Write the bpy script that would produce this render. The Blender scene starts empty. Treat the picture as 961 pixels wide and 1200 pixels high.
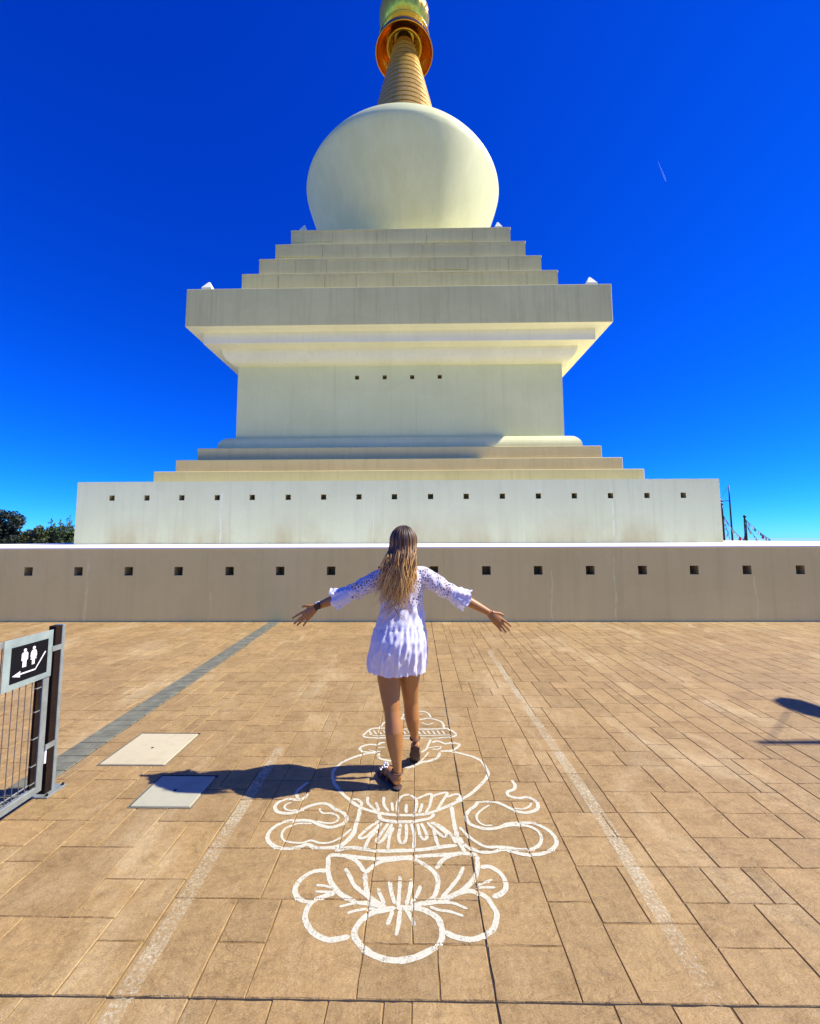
import bpy, bmesh, math, random
import numpy as np
from mathutils import Vector, Matrix

random.seed(7)
rng = np.random.default_rng(7)
scene = bpy.context.scene
COL = scene.collection
R = math.radians

# ------------------------------------------------------------------ camera
cam_data = bpy.data.cameras.new('camera')
cam = bpy.data.objects.new('camera', cam_data)
COL.objects.link(cam)
EYE = Vector((0, 0, 1.6))
c_right = Vector((0.99986857, 0.01583505, -0.00347742))
c_up = Vector((0.00484127, -0.08692187, 0.99620337))
c_fwd = Vector((-0.01547266, 0.99608927, 0.0869871))
m = Matrix.Identity(4)
for r_ in range(3):
    m[r_][0], m[r_][1], m[r_][2], m[r_][3] = c_right[r_], c_up[r_], -c_fwd[r_], EYE[r_]
cam.matrix_world = m
cam_data.sensor_fit = 'HORIZONTAL'
cam_data.sensor_width = 36.0
cam_data.lens = 36.0 * 481.0 / 961.0
cam_data.shift_y = -12.0 / 961.0
cam_data.clip_start = 0.05
cam_data.clip_end = 80000
scene.camera = cam

# ------------------------------------------------------------------ light
SUN_EL, SUN_AZ = R(46.0), R(89.2)          # azimuth measured from +Y towards +X
sun_vec = Vector((math.cos(SUN_EL) * math.sin(SUN_AZ), math.cos(SUN_EL) * math.cos(SUN_AZ), math.sin(SUN_EL)))
world = bpy.data.worlds.new('World')
scene.world = world
world.use_nodes = True
wn = world.node_tree
for n in list(wn.nodes): wn.nodes.remove(n)
w_out = wn.nodes.new('ShaderNodeOutputWorld')
w_bg = wn.nodes.new('ShaderNodeBackground')
w_sky = wn.nodes.new('ShaderNodeTexSky')
w_sky.sky_type = 'NISHITA'
w_sky.sun_disc = False
w_sky.sun_elevation = SUN_EL
w_sky.sun_rotation = SUN_AZ
w_sky.altitude = 200
w_sky.air_density = 0.7
w_sky.dust_density = 0.0
w_sky.ozone_density = 6.0
# one even colour grade for the whole sky: deep saturated blue as in the photograph
w_sep = wn.nodes.new('ShaderNodeSeparateColor'); w_com = wn.nodes.new('ShaderNodeCombineColor')
wn.links.new(w_sky.outputs[0], w_sep.inputs[0])
for ch, (pw, gain) in enumerate(((2.4, 0.26), (1.30, 0.65), (0.82, 1.30))):
    n1 = wn.nodes.new('ShaderNodeMath'); n1.operation = 'MULTIPLY'; n1.inputs[1].default_value = 0.11
    n2 = wn.nodes.new('ShaderNodeMath'); n2.operation = 'POWER'; n2.inputs[1].default_value = pw
    n3 = wn.nodes.new('ShaderNodeMath'); n3.operation = 'MULTIPLY'; n3.inputs[1].default_value = gain / 0.11
    wn.links.new(w_sep.outputs[ch], n1.inputs[0]); wn.links.new(n1.outputs[0], n2.inputs[0]); wn.links.new(n2.outputs[0], n3.inputs[0])
    wn.links.new(n3.outputs[0], w_com.inputs[ch])
wn.links.new(w_com.outputs[0], w_bg.inputs[0])
wn.links.new(w_bg.outputs[0], w_out.inputs[0])
w_bg.inputs[1].default_value = 0.11
sun_data = bpy.data.lights.new('sun', 'SUN')
sun_data.energy = 5.0
sun_data.angle = R(0.53)
sun_data.color = (1.0, 0.94, 0.84)
sun = bpy.data.objects.new('sun', sun_data)
COL.objects.link(sun)
sun.location = (20, 0, 30)
sun.rotation_euler = (-sun_vec).to_track_quat('-Z', 'Y').to_euler()

scene.view_settings.view_transform = 'Standard'
scene.view_settings.look = 'None'
scene.view_settings.gamma = 1.0
scene.view_settings.exposure = 0.6

# ------------------------------------------------------------------ material helpers
class NT:
    def __init__(self, name):
        self.m = bpy.data.materials.new(name)
        self.m.use_nodes = True
        self.t = self.m.node_tree
        self.b = self.t.nodes['Principled BSDF']
        self.out = self.t.nodes['Material Output']
    def n(self, typ, **kw):
        nd = self.t.nodes.new('ShaderNode' + typ)
        for k, v in kw.items():
            if k in nd.inputs.keys(): nd.inputs[k].default_value = v
            else: setattr(nd, k, v)
        return nd
    def l(self, a, b): self.t.links.new(a, b)
    def pos(self):
        return self.n('NewGeometry').outputs['Position']
    def obj(self):
        return self.n('TexCoord').outputs['Object']
    def mapping(self, vec, scale=(1, 1, 1), loc=(0, 0, 0)):
        mp = self.n('Mapping')
        mp.inputs['Scale'].default_value = scale
        mp.inputs['Location'].default_value = loc
        self.l(vec, mp.inputs['Vector'])
        return mp.outputs[0]
    def noise(self, vec, scale, detail=4, rough=0.55, dist=0.0):
        nd = self.n('TexNoise')
        nd.inputs['Scale'].default_value = scale
        nd.inputs['Detail'].default_value = detail
        nd.inputs['Roughness'].default_value = rough
        nd.inputs['Distortion'].default_value = dist
        self.l(vec, nd.inputs['Vector'])
        return nd.outputs['Fac']
    def ramp(self, fac, stops):
        rp = self.n('ValToRGB')
        e = rp.color_ramp.elements
        while len(e) < len(stops): e.new(0.5)
        for i, (p, c) in enumerate(stops):
            e[i].position = p
            e[i].color = (c, c, c, 1) if not hasattr(c, '__len__') else (*c, 1)
        self.l(fac, rp.inputs[0])
        return rp.outputs[0]
    def mix(self, fac, a, b, mode='MIX'):
        mx = self.n('Mix', data_type='RGBA', blend_type=mode)
        for sock, v in ((mx.inputs[0], fac), (mx.inputs[6], a), (mx.inputs[7], b)):
            if hasattr(v, 'links') or hasattr(v, 'is_linked'): self.l(v, sock)
            elif hasattr(v, '__len__'): sock.default_value = (*v, 1)
            else: sock.default_value = v
        return mx.outputs[2]
    def math(self, op, a, b=0.0, clamp=False):
        nd = self.n('Math', operation=op, use_clamp=clamp)
        for i, v in enumerate((a, b)):
            if hasattr(v, 'is_linked'): self.l(v, nd.inputs[i])
            else: nd.inputs[i].default_value = v
        return nd.outputs[0]
    def xyz(self, vec):
        s = self.n('SeparateXYZ'); self.l(vec, s.inputs[0]); return s.outputs
    def bump(self, h, strength=0.3, dist=0.01):
        bp = self.n('Bump')
        bp.inputs['Strength'].default_value = strength
        bp.inputs['Distance'].default_value = dist
        self.l(h, bp.inputs['Height'])
        self.l(bp.outputs[0], self.b.inputs['Normal'])
        return bp
    def base(self, v):
        if hasattr(v, 'is_linked'): self.l(v, self.b.inputs['Base Color'])
        else: self.b.inputs['Base Color'].default_value = (*v, 1)
    def rough(self, v):
        if hasattr(v, 'is_linked'): self.l(v, self.b.inputs['Roughness'])
        else: self.b.inputs['Roughness'].default_value = v
    def alpha_mask(self, fac):
        """fac 1 = surface, 0 = hole"""
        tr = self.n('BsdfTransparent'); mx = self.n('MixShader')
        self.l(fac, mx.inputs[0]); self.l(tr.outputs[0], mx.inputs[1]); self.l(self.b.outputs[0], mx.inputs[2])
        self.l(mx.outputs[0], self.out.inputs['Surface'])

def plain(name, col, rough=0.6, metal=0.0, var=0.12, scale=8.0, bump=0.0):
    k = NT(name)
    f = k.noise(k.pos(), scale, 5)
    c0 = tuple(c * (1 - var) for c in col); c1 = tuple(min(1, c * (1 + var)) for c in col)
    k.base(k.mix(k.ramp(f, [(0.3, 0.0), (0.7, 1.0)]), c0, c1))
    k.b.inputs['Metallic'].default_value = metal
    k.rough(rough)
    if bump: k.bump(k.noise(k.pos(), scale * 8, 4), bump, 0.002)
    return k.m

# stamped concrete paving
def paving_material(name, attr):
    k = NT(name)
    p = k.pos()
    if attr:
        a = k.n('Attribute', attribute_name='tint', attribute_type='GEOMETRY'); rnd = a.outputs['Fac']
    else:
        rnd = k.n('ObjectInfo').outputs['Random']
    big = k.noise(p, 0.55, 4, 0.6)
    mid = k.noise(p, 3.2, 6, 0.65, 0.4)
    fine = k.noise(p, 42.0, 6, 0.7)
    streak = k.noise(k.mapping(p, (6.0, 22.0, 6.0)), 1.3, 5, 0.65, 0.8)
    c = k.mix(k.ramp(mid, [(0.25, 0.0), (0.75, 1.0)]), (0.310, 0.186, 0.062), (0.435, 0.276, 0.106))
    c = k.mix(k.ramp(fine, [(0.45, 0.0), (0.85, 0.55)]), c, (0.56, 0.40, 0.165))
    c = k.mix(k.ramp(fine, [(0.12, 0.6), (0.42, 0.0)]), c, (0.175, 0.10, 0.028))
    c = k.mix(k.ramp(big, [(0.45, 0.0), (0.75, 0.42)]), c, (0.50, 0.35, 0.13))
    spot = k.noise(p, 9.0, 8, 0.72, 0.6)
    c = k.mix(k.ramp(spot, [(0.50, 0.0), (0.70, 0.75)]), c, (0.215, 0.125, 0.034))
    c = k.mix(k.ramp(spot, [(0.26, 0.45), (0.43, 0.0)]), c, (0.55, 0.39, 0.155))
    vein = k.ramp(k.math('ABSOLUTE', k.math('SUBTRACT', k.noise(k.mapping(p, (1.0, 2.2, 1.0)), 4.2, 7, 0.6, 1.2), 0.5)), [(0.0, 1.0), (0.022, 0.0)])
    vein = k.math('MULTIPLY', vein, k.ramp(k.noise(p, 2.1, 3), [(0.5, 0.0), (0.62, 1.0)]))
    c = k.mix(k.math('MULTIPLY', vein, 0.10), c, (0.15, 0.085, 0.025))
    grain = k.noise(k.mapping(p, (1.0, 1.6, 1.0)), 130.0, 4, 0.8)
    c = k.mix(k.ramp(grain, [(0.52, 0.0), (0.72, 0.65)]), c, (0.60, 0.45, 0.20))
    c = k.mix(k.ramp(grain, [(0.28, 0.7), (0.46, 0.0)]), c, (0.17, 0.098, 0.030))
    scuff = k.noise(k.mapping(p, (1.0, 0.45, 1.0)), 1.6, 7, 0.72, 0.5)
    c = k.mix(k.math('MULTIPLY', k.ramp(scuff, [(0.52, 0.0), (0.66, 1.0)]), k.ramp(grain, [(0.35, 0.2), (0.6, 0.75)])), c, (0.60, 0.46, 0.23))
    tone = k.n('MapRange'); k.l(rnd, tone.inputs[0]); tone.inputs[3].default_value = 0.81; tone.inputs[4].default_value = 0.99
    c = k.mix(1.0, c, tone.outputs[0], 'MULTIPLY')
    k.base(c)
    k.rough(k.ramp(fine, [(0.3, 0.62), (0.7, 0.82)]))
    hsum = k.math('ADD', k.math('MULTIPLY', streak, 1.1), k.math('ADD', k.math('MULTIPLY', mid, 0.9), k.math('ADD', k.math('MULTIPLY', fine, 0.35), k.math('MULTIPLY', vein, -0.12))))
    k.bump(hsum, 0.75, 0.014)
    return k.m
M_TILE = paving_material('stamped_concrete', False)
M_TILE_A = paving_material('stamped_concrete_far', True)
M_BED = plain('joint_mortar', (0.235, 0.145, 0.043), 0.95, 0, 0.35, 14, 0.4)
M_BED_DARK = plain('open_joint', (0.022, 0.018, 0.015), 0.95, 0, 0.3, 14)
M_GREY_BRICK = plain('grey_brick', (0.155, 0.155, 0.105), 0.8, 0, 0.3, 9, 0.3)
M_DIRT = plain('open_ground', (0.20, 0.16, 0.10), 0.95, 0, 0.3, 0.5)

def paint_material(name, keep_lo, keep_hi, col=(0.72, 0.69, 0.50), nscale=60.0, big=4.0):
    k = NT(name)
    p = k.pos()
    f = k.noise(p, nscale, 6, 0.75)
    g = k.noise(p, big, 3, 0.6)
    k.base(k.mix(k.ramp(f, [(0.3, 0.0), (0.7, 1.0)]), tuple(c * 0.70 for c in col), col))
    k.rough(0.7)
    s = k.math('ADD', k.math('MULTIPLY', f, 0.62), k.math('MULTIPLY', g, 0.38))
    k.alpha_mask(k.ramp(s, [(keep_lo, 0.0), (keep_hi, 0.95)]))
    k.bump(f, 0.5, 0.004)
    return k.m
M_PAINT = paint_material('white_floor_paint', 0.33, 0.46, nscale=80.0, big=14.0)
M_LINE = paint_material('worn_line_paint', 0.44, 0.64, (0.78, 0.68, 0.42), 75.0, 2.3)

# stupa surfaces
def wall_material(name, lo, hi, stain=None, streaks=None, cracks=None, scribble=False, rough=0.75):
    k = NT(name)
    p = k.pos()
    a = k.noise(p, 0.7, 5, 0.6); b = k.noise(p, 9.0, 6, 0.7)
    drip = k.noise(k.mapping(p, (3.2, 3.2, 0.16)), 1.6, 5, 0.65)
    c = k.mix(k.ramp(a, [(0.3, 0.0), (0.7, 1.0)]), lo, hi)
    c = k.mix(k.ramp(b, [(0.5, 0.0), (0.8, 0.22)]), c, tuple(x * 0.8 for x in lo))
    c = k.mix(k.ramp(drip, [(0.5, 0.0), (0.8, streaks or 0.3)]), c, tuple(x * 0.70 for x in lo))
    patch = k.noise(k.mapping(p, (1, 1, 1.3)), 0.45, 2, 0.4, 0.8)
    c = k.mix(k.ramp(patch, [(0.54, 0.0), (0.56, 0.16)]), c, tuple(x * 0.86 for x in lo))
    grime = k.noise(k.mapping(p, (7.0, 7.0, 0.10)), 1.0, 4, 0.6)
    c = k.mix(k.ramp(grime, [(0.58, 0.0), (0.75, 0.30)]), c, tuple(x * 0.66 for x in lo))
    o = k.xyz(p)
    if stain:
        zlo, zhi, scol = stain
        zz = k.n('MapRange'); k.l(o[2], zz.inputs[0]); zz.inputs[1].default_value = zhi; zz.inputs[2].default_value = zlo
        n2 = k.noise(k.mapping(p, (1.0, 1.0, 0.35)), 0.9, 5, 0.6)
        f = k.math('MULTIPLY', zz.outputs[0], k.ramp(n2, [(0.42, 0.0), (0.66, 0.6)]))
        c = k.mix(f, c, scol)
    if cracks:
        wob = k.math('MULTIPLY', k.math('SUBTRACT', k.noise(p, 2.0, 3), 0.5), 0.12)
        brk = k.ramp(k.noise(k.mapping(p, (1, 1, 1.4)), 3.1, 3), [(0.36, 0.0), (0.5, 1.0)])
        for (x0, zt, wd) in cracks:
            d = k.math('ABSOLUTE', k.math('ADD', k.math('SUBTRACT', o[0], x0), wob))
            line = k.ramp(k.math('DIVIDE', d, wd), [(0.0, 0.75), (1.0, 0.0)])
            below = k.math('LESS_THAN', o[2], zt)
            c = k.mix(k.math('MULTIPLY', k.math('MULTIPLY', line, below), brk), c, tuple(min(1, x * 1.45) for x in hi))
    if scribble:
        wv = k.noise(k.mapping(p, (1.2, 1, 5.0)), 2.4, 4, 0.6, 1.5)
        ln = k.ramp(k.math('ABSOLUTE', k.math('SUBTRACT', wv, 0.52)), [(0.0, 0.35), (0.012, 0.0)])
        band = k.ramp(k.math('ABSOLUTE', k.math('SUBTRACT', o[2], 1.27)), [(0.04, 1.0), (0.10, 0.0)])
        c = k.mix(k.math('MULTIPLY', ln, band), c, tuple(min(1, x * 1.4) for x in hi))
    k.base(c); k.rough(rough)
    k.bump(k.math('ADD', b, k.math('MULTIPLY', drip, 0.5)), 0.22, 0.006)
    return k.m
M_PLINTH = wall_material('bounce_tinted_render', (0.86, 0.73, 0.235), (0.91, 0.78, 0.27), None, 0.35,  # white wall; warm light bounced off the ground is put into the colour
                         [(-6.42, 1.25, .035), (-3.98, .55, .02), (2.58, .95, .02), (3.78, 1.2, .03), (6.42, .85, .025), (7.8, 1.1, .03), (-1.9, .35, .015)], True)
M_COVER = wall_material('cover_concrete', (0.47, 0.41, 0.25), (0.57, 0.50, 0.31), None, 0.5)
M_COVER_OLD = wall_material('old_cover_concrete', (0.38, 0.37, 0.25), (0.47, 0.45, 0.31), None, 0.6)
M_TERRACE = plain('terrace_white', (0.86, 0.84, 0.72), 0.8, 0, 0.05, 2)
M_WHITE = wall_material('white_render', (0.80, 0.79, 0.37), (0.86, 0.85, 0.42), None, 0.22, [(-5.9, 2.9, .03), (-1.3, 2.5, .02), (5.85, 2.4, .02), (3.2, 2.2, .02)])
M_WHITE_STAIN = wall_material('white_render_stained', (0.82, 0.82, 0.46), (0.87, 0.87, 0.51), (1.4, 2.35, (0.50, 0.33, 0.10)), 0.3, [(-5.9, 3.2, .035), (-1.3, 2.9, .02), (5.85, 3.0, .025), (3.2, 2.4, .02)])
M_STONE = wall_material('weathered_stone', (0.72, 0.63, 0.25), (0.82, 0.73, 0.30), None, 0.55)
M_STEP = wall_material('step_render', (0.76, 0.62, 0.25), (0.82, 0.68, 0.29), None, 0.35)
M_FASCIA = wall_material('fascia_render', (0.76, 0.68, 0.265), (0.84, 0.76, 0.31), None, 0.6)
M_MORTAR = plain('stone_mortar', (0.86, 0.82, 0.46), 0.9, 0, 0.1, 6)
M_CREAM = wall_material('cream_render', (0.83, 0.81, 0.57), (0.89, 0.87, 0.63), None, 0.15)  # white cornice mouldings; light bounced from below is put into this cream
M_VENT = plain('vent_render', (0.42, 0.34, 0.14), 0.95, 0, 0.35, 12)
kd = NT('dome_limewash'); pp = kd.pos()
f1 = kd.noise(kd.mapping(pp, (1, 1, 0.35)), 1.3, 6, 0.65, 0.6); f2 = kd.noise(kd.mapping(pp, (2.4, 2.4, 0.2)), 2.0, 5, 0.6)
cc = kd.mix(kd.ramp(f1, [(0.35, 0.0), (0.7, 1.0)]), (0.77, 0.76, 0.35), (0.85, 0.84, 0.42))
cc = kd.mix(kd.ramp(f2, [(0.5, 0.0), (0.8, 0.25)]), cc, (0.68, 0.64, 0.32))
kd.base(cc); kd.rough(0.6); kd.bump(kd.math('ADD', kd.noise(pp, 6, 6, 0.7), f2), 0.16, 0.02)
M_DOME = kd.m
def gold(name, col, rough, bumpy=0.0, metal=1.0):
    k = NT(name); p = k.pos()
    f = k.noise(p, 5.0, 4)
    k.base(k.mix(f, tuple(c * 0.85 for c in col), col))
    k.b.inputs['Metallic'].default_value = metal
    k.rough(k.ramp(f, [(0.3, rough * 0.7), (0.7, rough * 1.3)]))
    if bumpy: k.bump(k.noise(k.mapping(p, (5, 5, 0.4)), 2.0, 3), bumpy, 0.05)
    return k.m
M_GOLD_RING = gold('satin_gold', (0.74, 0.47, 0.085), 0.34, 0.0, 0.35)
M_GOLD = gold('polished_amber_gold', (0.95, 0.42, 0.035), 0.10, 0.25, 0.9)
M_GOLD_PALE = gold('polished_pale_gold', (0.95, 0.66, 0.06), 0.14, 0.5, 0.62)
M_GAP = plain('ring_gap', (0.03, 0.02, 0.012), 0.7, 0, 0.2, 6)

# ------------------------------------------------------------------ mesh helpers
def link(o, parent=None):
    COL.objects.link(o)
    if parent: o.parent = parent
    return o
def mesh_obj(name, verts, faces, mat, parent=None, smooth=False, loc=None):
    me = bpy.data.meshes.new(name)
    me.from_pydata([tuple(v) for v in verts], [], [tuple(f) for f in faces])
    me.materials.append(mat)
    if smooth: me.shade_smooth()
    me.update()
    o = bpy.data.objects.new(name, me)
    if loc is not None: o.location = loc
    return link(o, parent)
def empty(name, loc=(0, 0, 0), rotz=0.0):
    o = bpy.data.objects.new(name, None)
    o.empty_display_size = 0.2
    o.location = loc; o.rotation_euler = (0, 0, rotz)
    return link(o)
def tag(o, label, cat, group=None):
    o['label'] = label; o['category'] = cat
    if group: o['group'] = group
    return o
def structure(o): o['kind'] = 'structure'; return o

class MB:
    def __init__(s): s.v = []; s.f = []
    def add(s, vs, fs):
        b = len(s.v); s.v += [tuple(v) for v in vs]; s.f += [tuple(i + b for i in f) for f in fs]; return s
    def box(s, x0, x1, y0, y1, z0, z1):
        return s.add([(x0, y0, z0), (x1, y0, z0), (x1, y1, z0), (x0, y1, z0), (x0, y0, z1), (x1, y0, z1), (x1, y1, z1), (x0, y1, z1)],
                     [(3, 2, 1, 0), (4, 5, 6, 7), (0, 1, 5, 4), (1, 2, 6, 5), (2, 3, 7, 6), (3, 0, 4, 7)])
    def cham(s, x0, x1, y0, y1, z0, z1, c):
        """box with chamfered top and vertical edges"""
        def ring(i, z):
            a, b, e, d = x0 + i, x1 - i, y0 + i, y1 - i
            return [(a + c, e, z), (b - c, e, z), (b, e + c, z), (b, d - c, z), (b - c, d, z), (a + c, d, z), (a, d - c, z), (a, e + c, z)]
        vs = ring(0, z0) + ring(0, z1 - c) + ring(c, z1)
        fs = [tuple(range(7, -1, -1)), tuple(range(16, 24))]
        for k in range(2):
            for i in range(8):
                j = (i + 1) % 8
                fs.append((k * 8 + i, k * 8 + j, k * 8 + 8 + j, k * 8 + 8 + i))
        return s.add(vs, fs)
    def lathe(s, prof, n=48, c=(0, 0), cap=True):
        vs = []; fs = []
        for (r, z) in prof:
            for i in range(n):
                a = 2 * math.pi * i / n
                vs.append((c[0] + r * math.cos(a), c[1] + r * math.sin(a), z))
        for k in range(len(prof) - 1):
            for i in range(n):
                j = (i + 1) % n
                fs.append((k * n + i, k * n + j, (k + 1) * n + j, (k + 1) * n + i))
        if cap:
            fs.append(tuple(range(n - 1, -1, -1))); fs.append(tuple(range((len(prof) - 1) * n, len(prof) * n)))
        return s.add(vs, fs)
    def square(s, prof, cap=True):
        """stack of square rings (half width, z)"""
        vs = []; fs = []
        for (w, z) in prof: vs += [(-w, -w, z), (w, -w, z), (w, w, z), (-w, w, z)]
        for k in range(len(prof) - 1):
            for i in range(4):
                j = (i + 1) % 4
                fs.append((k * 4 + i, k * 4 + j, k * 4 + 4 + j, k * 4 + 4 + i))
        if cap:
            fs.append((3, 2, 1, 0)); b = (len(prof) - 1) * 4; fs.append((b, b + 1, b + 2, b + 3))
        return s.add(vs, fs)
    def tube(s, pts, rad, n=8, flat=None, closed_ends=True):
        """tapered tube through pts; rad list or number; flat = (vector, factor) squashes along the vector"""
        pts = [Vector(p) for p in pts]
        if not hasattr(rad, '__len__'): rad = [rad] * len(pts)
        vs = []; fs = []
        up = None
        for i, p in enumerate(pts):
            d = (pts[min(i + 1, len(pts) - 1)] - pts[max(i - 1, 0)])
            d = d.normalized() if d.length > 1e-9 else Vector((0, 0, 1))
            if up is None:
                up = Vector((0, 0, 1)) if abs(d.z) < 0.9 else Vector((0, 1, 0))
            u = (up - d * up.dot(d)); u = u.normalized() if u.length > 1e-6 else d.orthogonal().normalized()
            w = d.cross(u); up = u
            for q in range(n):
                a = 2 * math.pi * q / n
                off = u * (math.cos(a) * rad[i]) + w * (math.sin(a) * rad[i])
                if flat:
                    fv = Vector(flat[0]).normalized(); off = off - fv * off.dot(fv) * (1 - flat[1])
                vs.append(tuple(p + off))
        for i in range(len(pts) - 1):
            for q in range(n):
                r2 = (q + 1) % n
                fs.append((i * n + q, i * n + r2, (i + 1) * n + r2, (i + 1) * n + q))
        if closed_ends:
            fs.append(tuple(range(n - 1, -1, -1))); b = (len(pts) - 1) * n; fs.append(tuple(range(b, b + n)))
        return s.add(vs, fs)
    def ellipsoid(s, c, r, nu=20, nv=12):
        vs = []; fs = []
        for j in range(nv + 1):
            t = math.pi * j / nv
            for i in range(nu):
                a = 2 * math.pi * i / nu
                st = max(math.sin(t), 0.02)
                vs.append((c[0] + r[0] * st * math.cos(a), c[1] + r[1] * st * math.sin(a), c[2] - r[2] * math.cos(t)))
        for j in range(nv):
            for i in range(nu):
                k = (i + 1) % nu
                fs.append((j * nu + i, j * nu + k, (j + 1) * nu + k, (j + 1) * nu + i))
        fs.append(tuple(range(nu - 1, -1, -1))); fs.append(tuple(range(nv * nu, nv * nu + nu)))
        return s.add(vs, fs)
    def ellrings(s, rings, n=32):
        """closed stack of horizontal ellipses (cx, cy, z, a, b)"""
        vs = []; fs = []
        for (cx, cy, z, a, b) in rings:
            for i in range(n):
                t = 2 * math.pi * i / n
                vs.append((cx + a * math.cos(t), cy + b * math.sin(t), z))
        for k in range(len(rings) - 1):
            for i in range(n):
                j = (i + 1) % n
                fs.append((k * n + i, k * n + j, (k + 1) * n + j, (k + 1) * n + i))
        fs.append(tuple(range(n - 1, -1, -1))); b = (len(rings) - 1) * n; fs.append(tuple(range(b, b + n)))
        return s.add(vs, fs)
    def build(s, name, mat, parent=None, smooth=False, loc=None, bevel=0.0, angle=None):
        o = mesh_obj(name, s.v, s.f, mat, parent, smooth, loc)
        if bevel:
            b = o.modifiers.new('bevel', 'BEVEL'); b.width = bevel; b.segments = 2; b.limit_method = 'ANGLE'; b.angle_limit = R(40)
        return o
def project(p):
    v = Vector(p) - EYE; w = v.dot(c_fwd)
    if w < 0.05: return None
    return 480.5 + 481 * v.dot(c_right) / w, 588 - 481 * v.dot(c_up) / w, w


# ================================================================== SETTING
# sea far below the hill, the hill itself, the paved square
M_SEA = NT('sea_water'); ps = M_SEA.pos()
M_SEA.base((0.22, 0.50, 0.62)); M_SEA.rough(0.5); M_SEA.bump(M_SEA.noise(ps, 0.02, 5), 0.4, 8.0); M_SEA = M_SEA.m
def disc(name, rings, mat, n=96):
    vs = [(0, 0, rings[0][1])]; fs = []
    for (r, z) in rings:
        for i in range(n):
            a = 2 * math.pi * i / n; vs.append((r * math.cos(a), r * math.sin(a), z))
    for i in range(n): fs.append((0, 1 + i, 1 + (i + 1) % n))
    for k in range(len(rings) - 1):
        for i in range(n):
            j = (i + 1) % n
            fs.append((1 + k * n + i, 1 + (k + 1) * n + i, 1 + (k + 1) * n + j, 1 + k * n + j))
    return mesh_obj(name, vs, fs, mat)
structure(disc('sea', [(2000, -180), (60000, -180)], M_SEA))
structure(disc('ground', [(20, -0.05), (95, -0.05), (130, -3), (500, -110), (900, -185)], M_DIRT))

# ------------------------------------------------------------------ paving
WALL_Y = 8.0
pave = MB().box(-24, 24, -9, WALL_Y - 0.001, -0.04, -0.0042).build('pavement', M_BED)
structure(pave)
XS = [-14.2, -11.0, -5.8, -2.55, 0.268, 3.45, 6.6, 9.8, 13.0]
YS = [-4.8, -1.6, 1.568, 4.737, WALL_Y - 0.02]
SHAPES = [(2, 2), (4, 2), (3, 2), (2, 3), (4, 3), (3, 3), (4, 4), (2, 4), (3, 4), (5, 3)]
WEI = [4, 4, 4, 5, 4, 3, 1.2, 4, 3, 0.8]
tiles = []            # x0,x1,y0,y1
for xa, xb in zip(XS[:-1], XS[1:]):
    for ya, yb in zip(YS[:-1], YS[1:]):
        nx = int(round((xb - xa - 0.002) / 0.098)); ny = int(round((yb - ya - 0.002) / 0.098))
        ux = (xb - xa - 0.002) / nx; uy = (yb - ya - 0.002) / ny
        occ = np.zeros((nx, ny), bool)
        for j in range(ny):
            for i in range(nx):
                if occ[i, j]: continue
                for _ in range(14):
                    w, d = random.choices(SHAPES, WEI)[0]
                    if i + w > nx or j + d > ny: continue
                    if nx - (i + w) == 1 or ny - (j + d) == 1: continue
                    if not occ[i:i + w, j:j + d].any(): break
                else:
                    w = 1
                    while i + w < nx and w < 3 and not occ[i + w, j]: w += 1
                    d = 1
                    while j + d < ny and d < 2 and not occ[i:i + w, j + d].any(): d += 1
                occ[i:i + w, j:j + d] = True
                tiles.append((xa + 0.001 + i * ux, xa + 0.001 + (i + w) * ux, ya + 0.001 + j * uy, ya + 0.001 + (j + d) * uy))
T = np.array(tiles)
for x in XS: MB().box(x - 0.0035, x + 0.0035, YS[0], YS[-1], -0.03, -0.0036).build('expansion_joint', M_BED_DARK, pave)
for y in YS: MB().box(XS[0], XS[-1], y - 0.0035, y + 0.0035, -0.03, -0.0033).build('expansion_joint', M_BED_DARK, pave)
def tile_geo(w, d, seed):
    """slab of size w x d centred on the origin: uneven edge, sloping arris, top at z = 0"""
    rr = random.Random(seed)
    def ring(ins, z, jit):
        pts = []
        for (ax, ay, bx, by) in ((-1, -1, 1, -1), (1, -1, 1, 1), (1, 1, -1, 1), (-1, 1, -1, -1)):
            for t in (0, 0.34, 0.67):
                x = (ax + (bx - ax) * t) * (w / 2 - ins); y = (ay + (by - ay) * t) * (d / 2 - ins)
                pts.append((x + rr.uniform(-jit, jit), y + rr.uniform(-jit, jit), z))
        return pts
    vs = ring(0.0006, -0.0065, 0.0006) + ring(0.0046, 0.0, 0.0026)
    fs = [(i, (i + 1) % 12, 12 + (i + 1) % 12, 12 + i) for i in range(12)] + [tuple(range(12, 24))]
    return vs, fs
def view_area(t):
    ps_ = [project((x, y, 0)) for x, y in ((t[0], t[2]), (t[1], t[2]), (t[1], t[3]), (t[0], t[3]))]
    if any(p is None for p in ps_): return 0
    xs = [min(961, max(0, p[0])) for p in ps_]; ys = [min(1200, max(0, p[1])) for p in ps_]
    return abs(sum(xs[i] * ys[(i + 1) % 4] - xs[(i + 1) % 4] * ys[i] for i in range(4))) / 2
order = sorted(range(len(tiles)), key=lambda i: -view_area(tiles[i]))
single = set(i for i in order[:300] if view_area(tiles[i]) > 1)
cache = {}
fv = []; ff = []; ft = []
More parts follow.
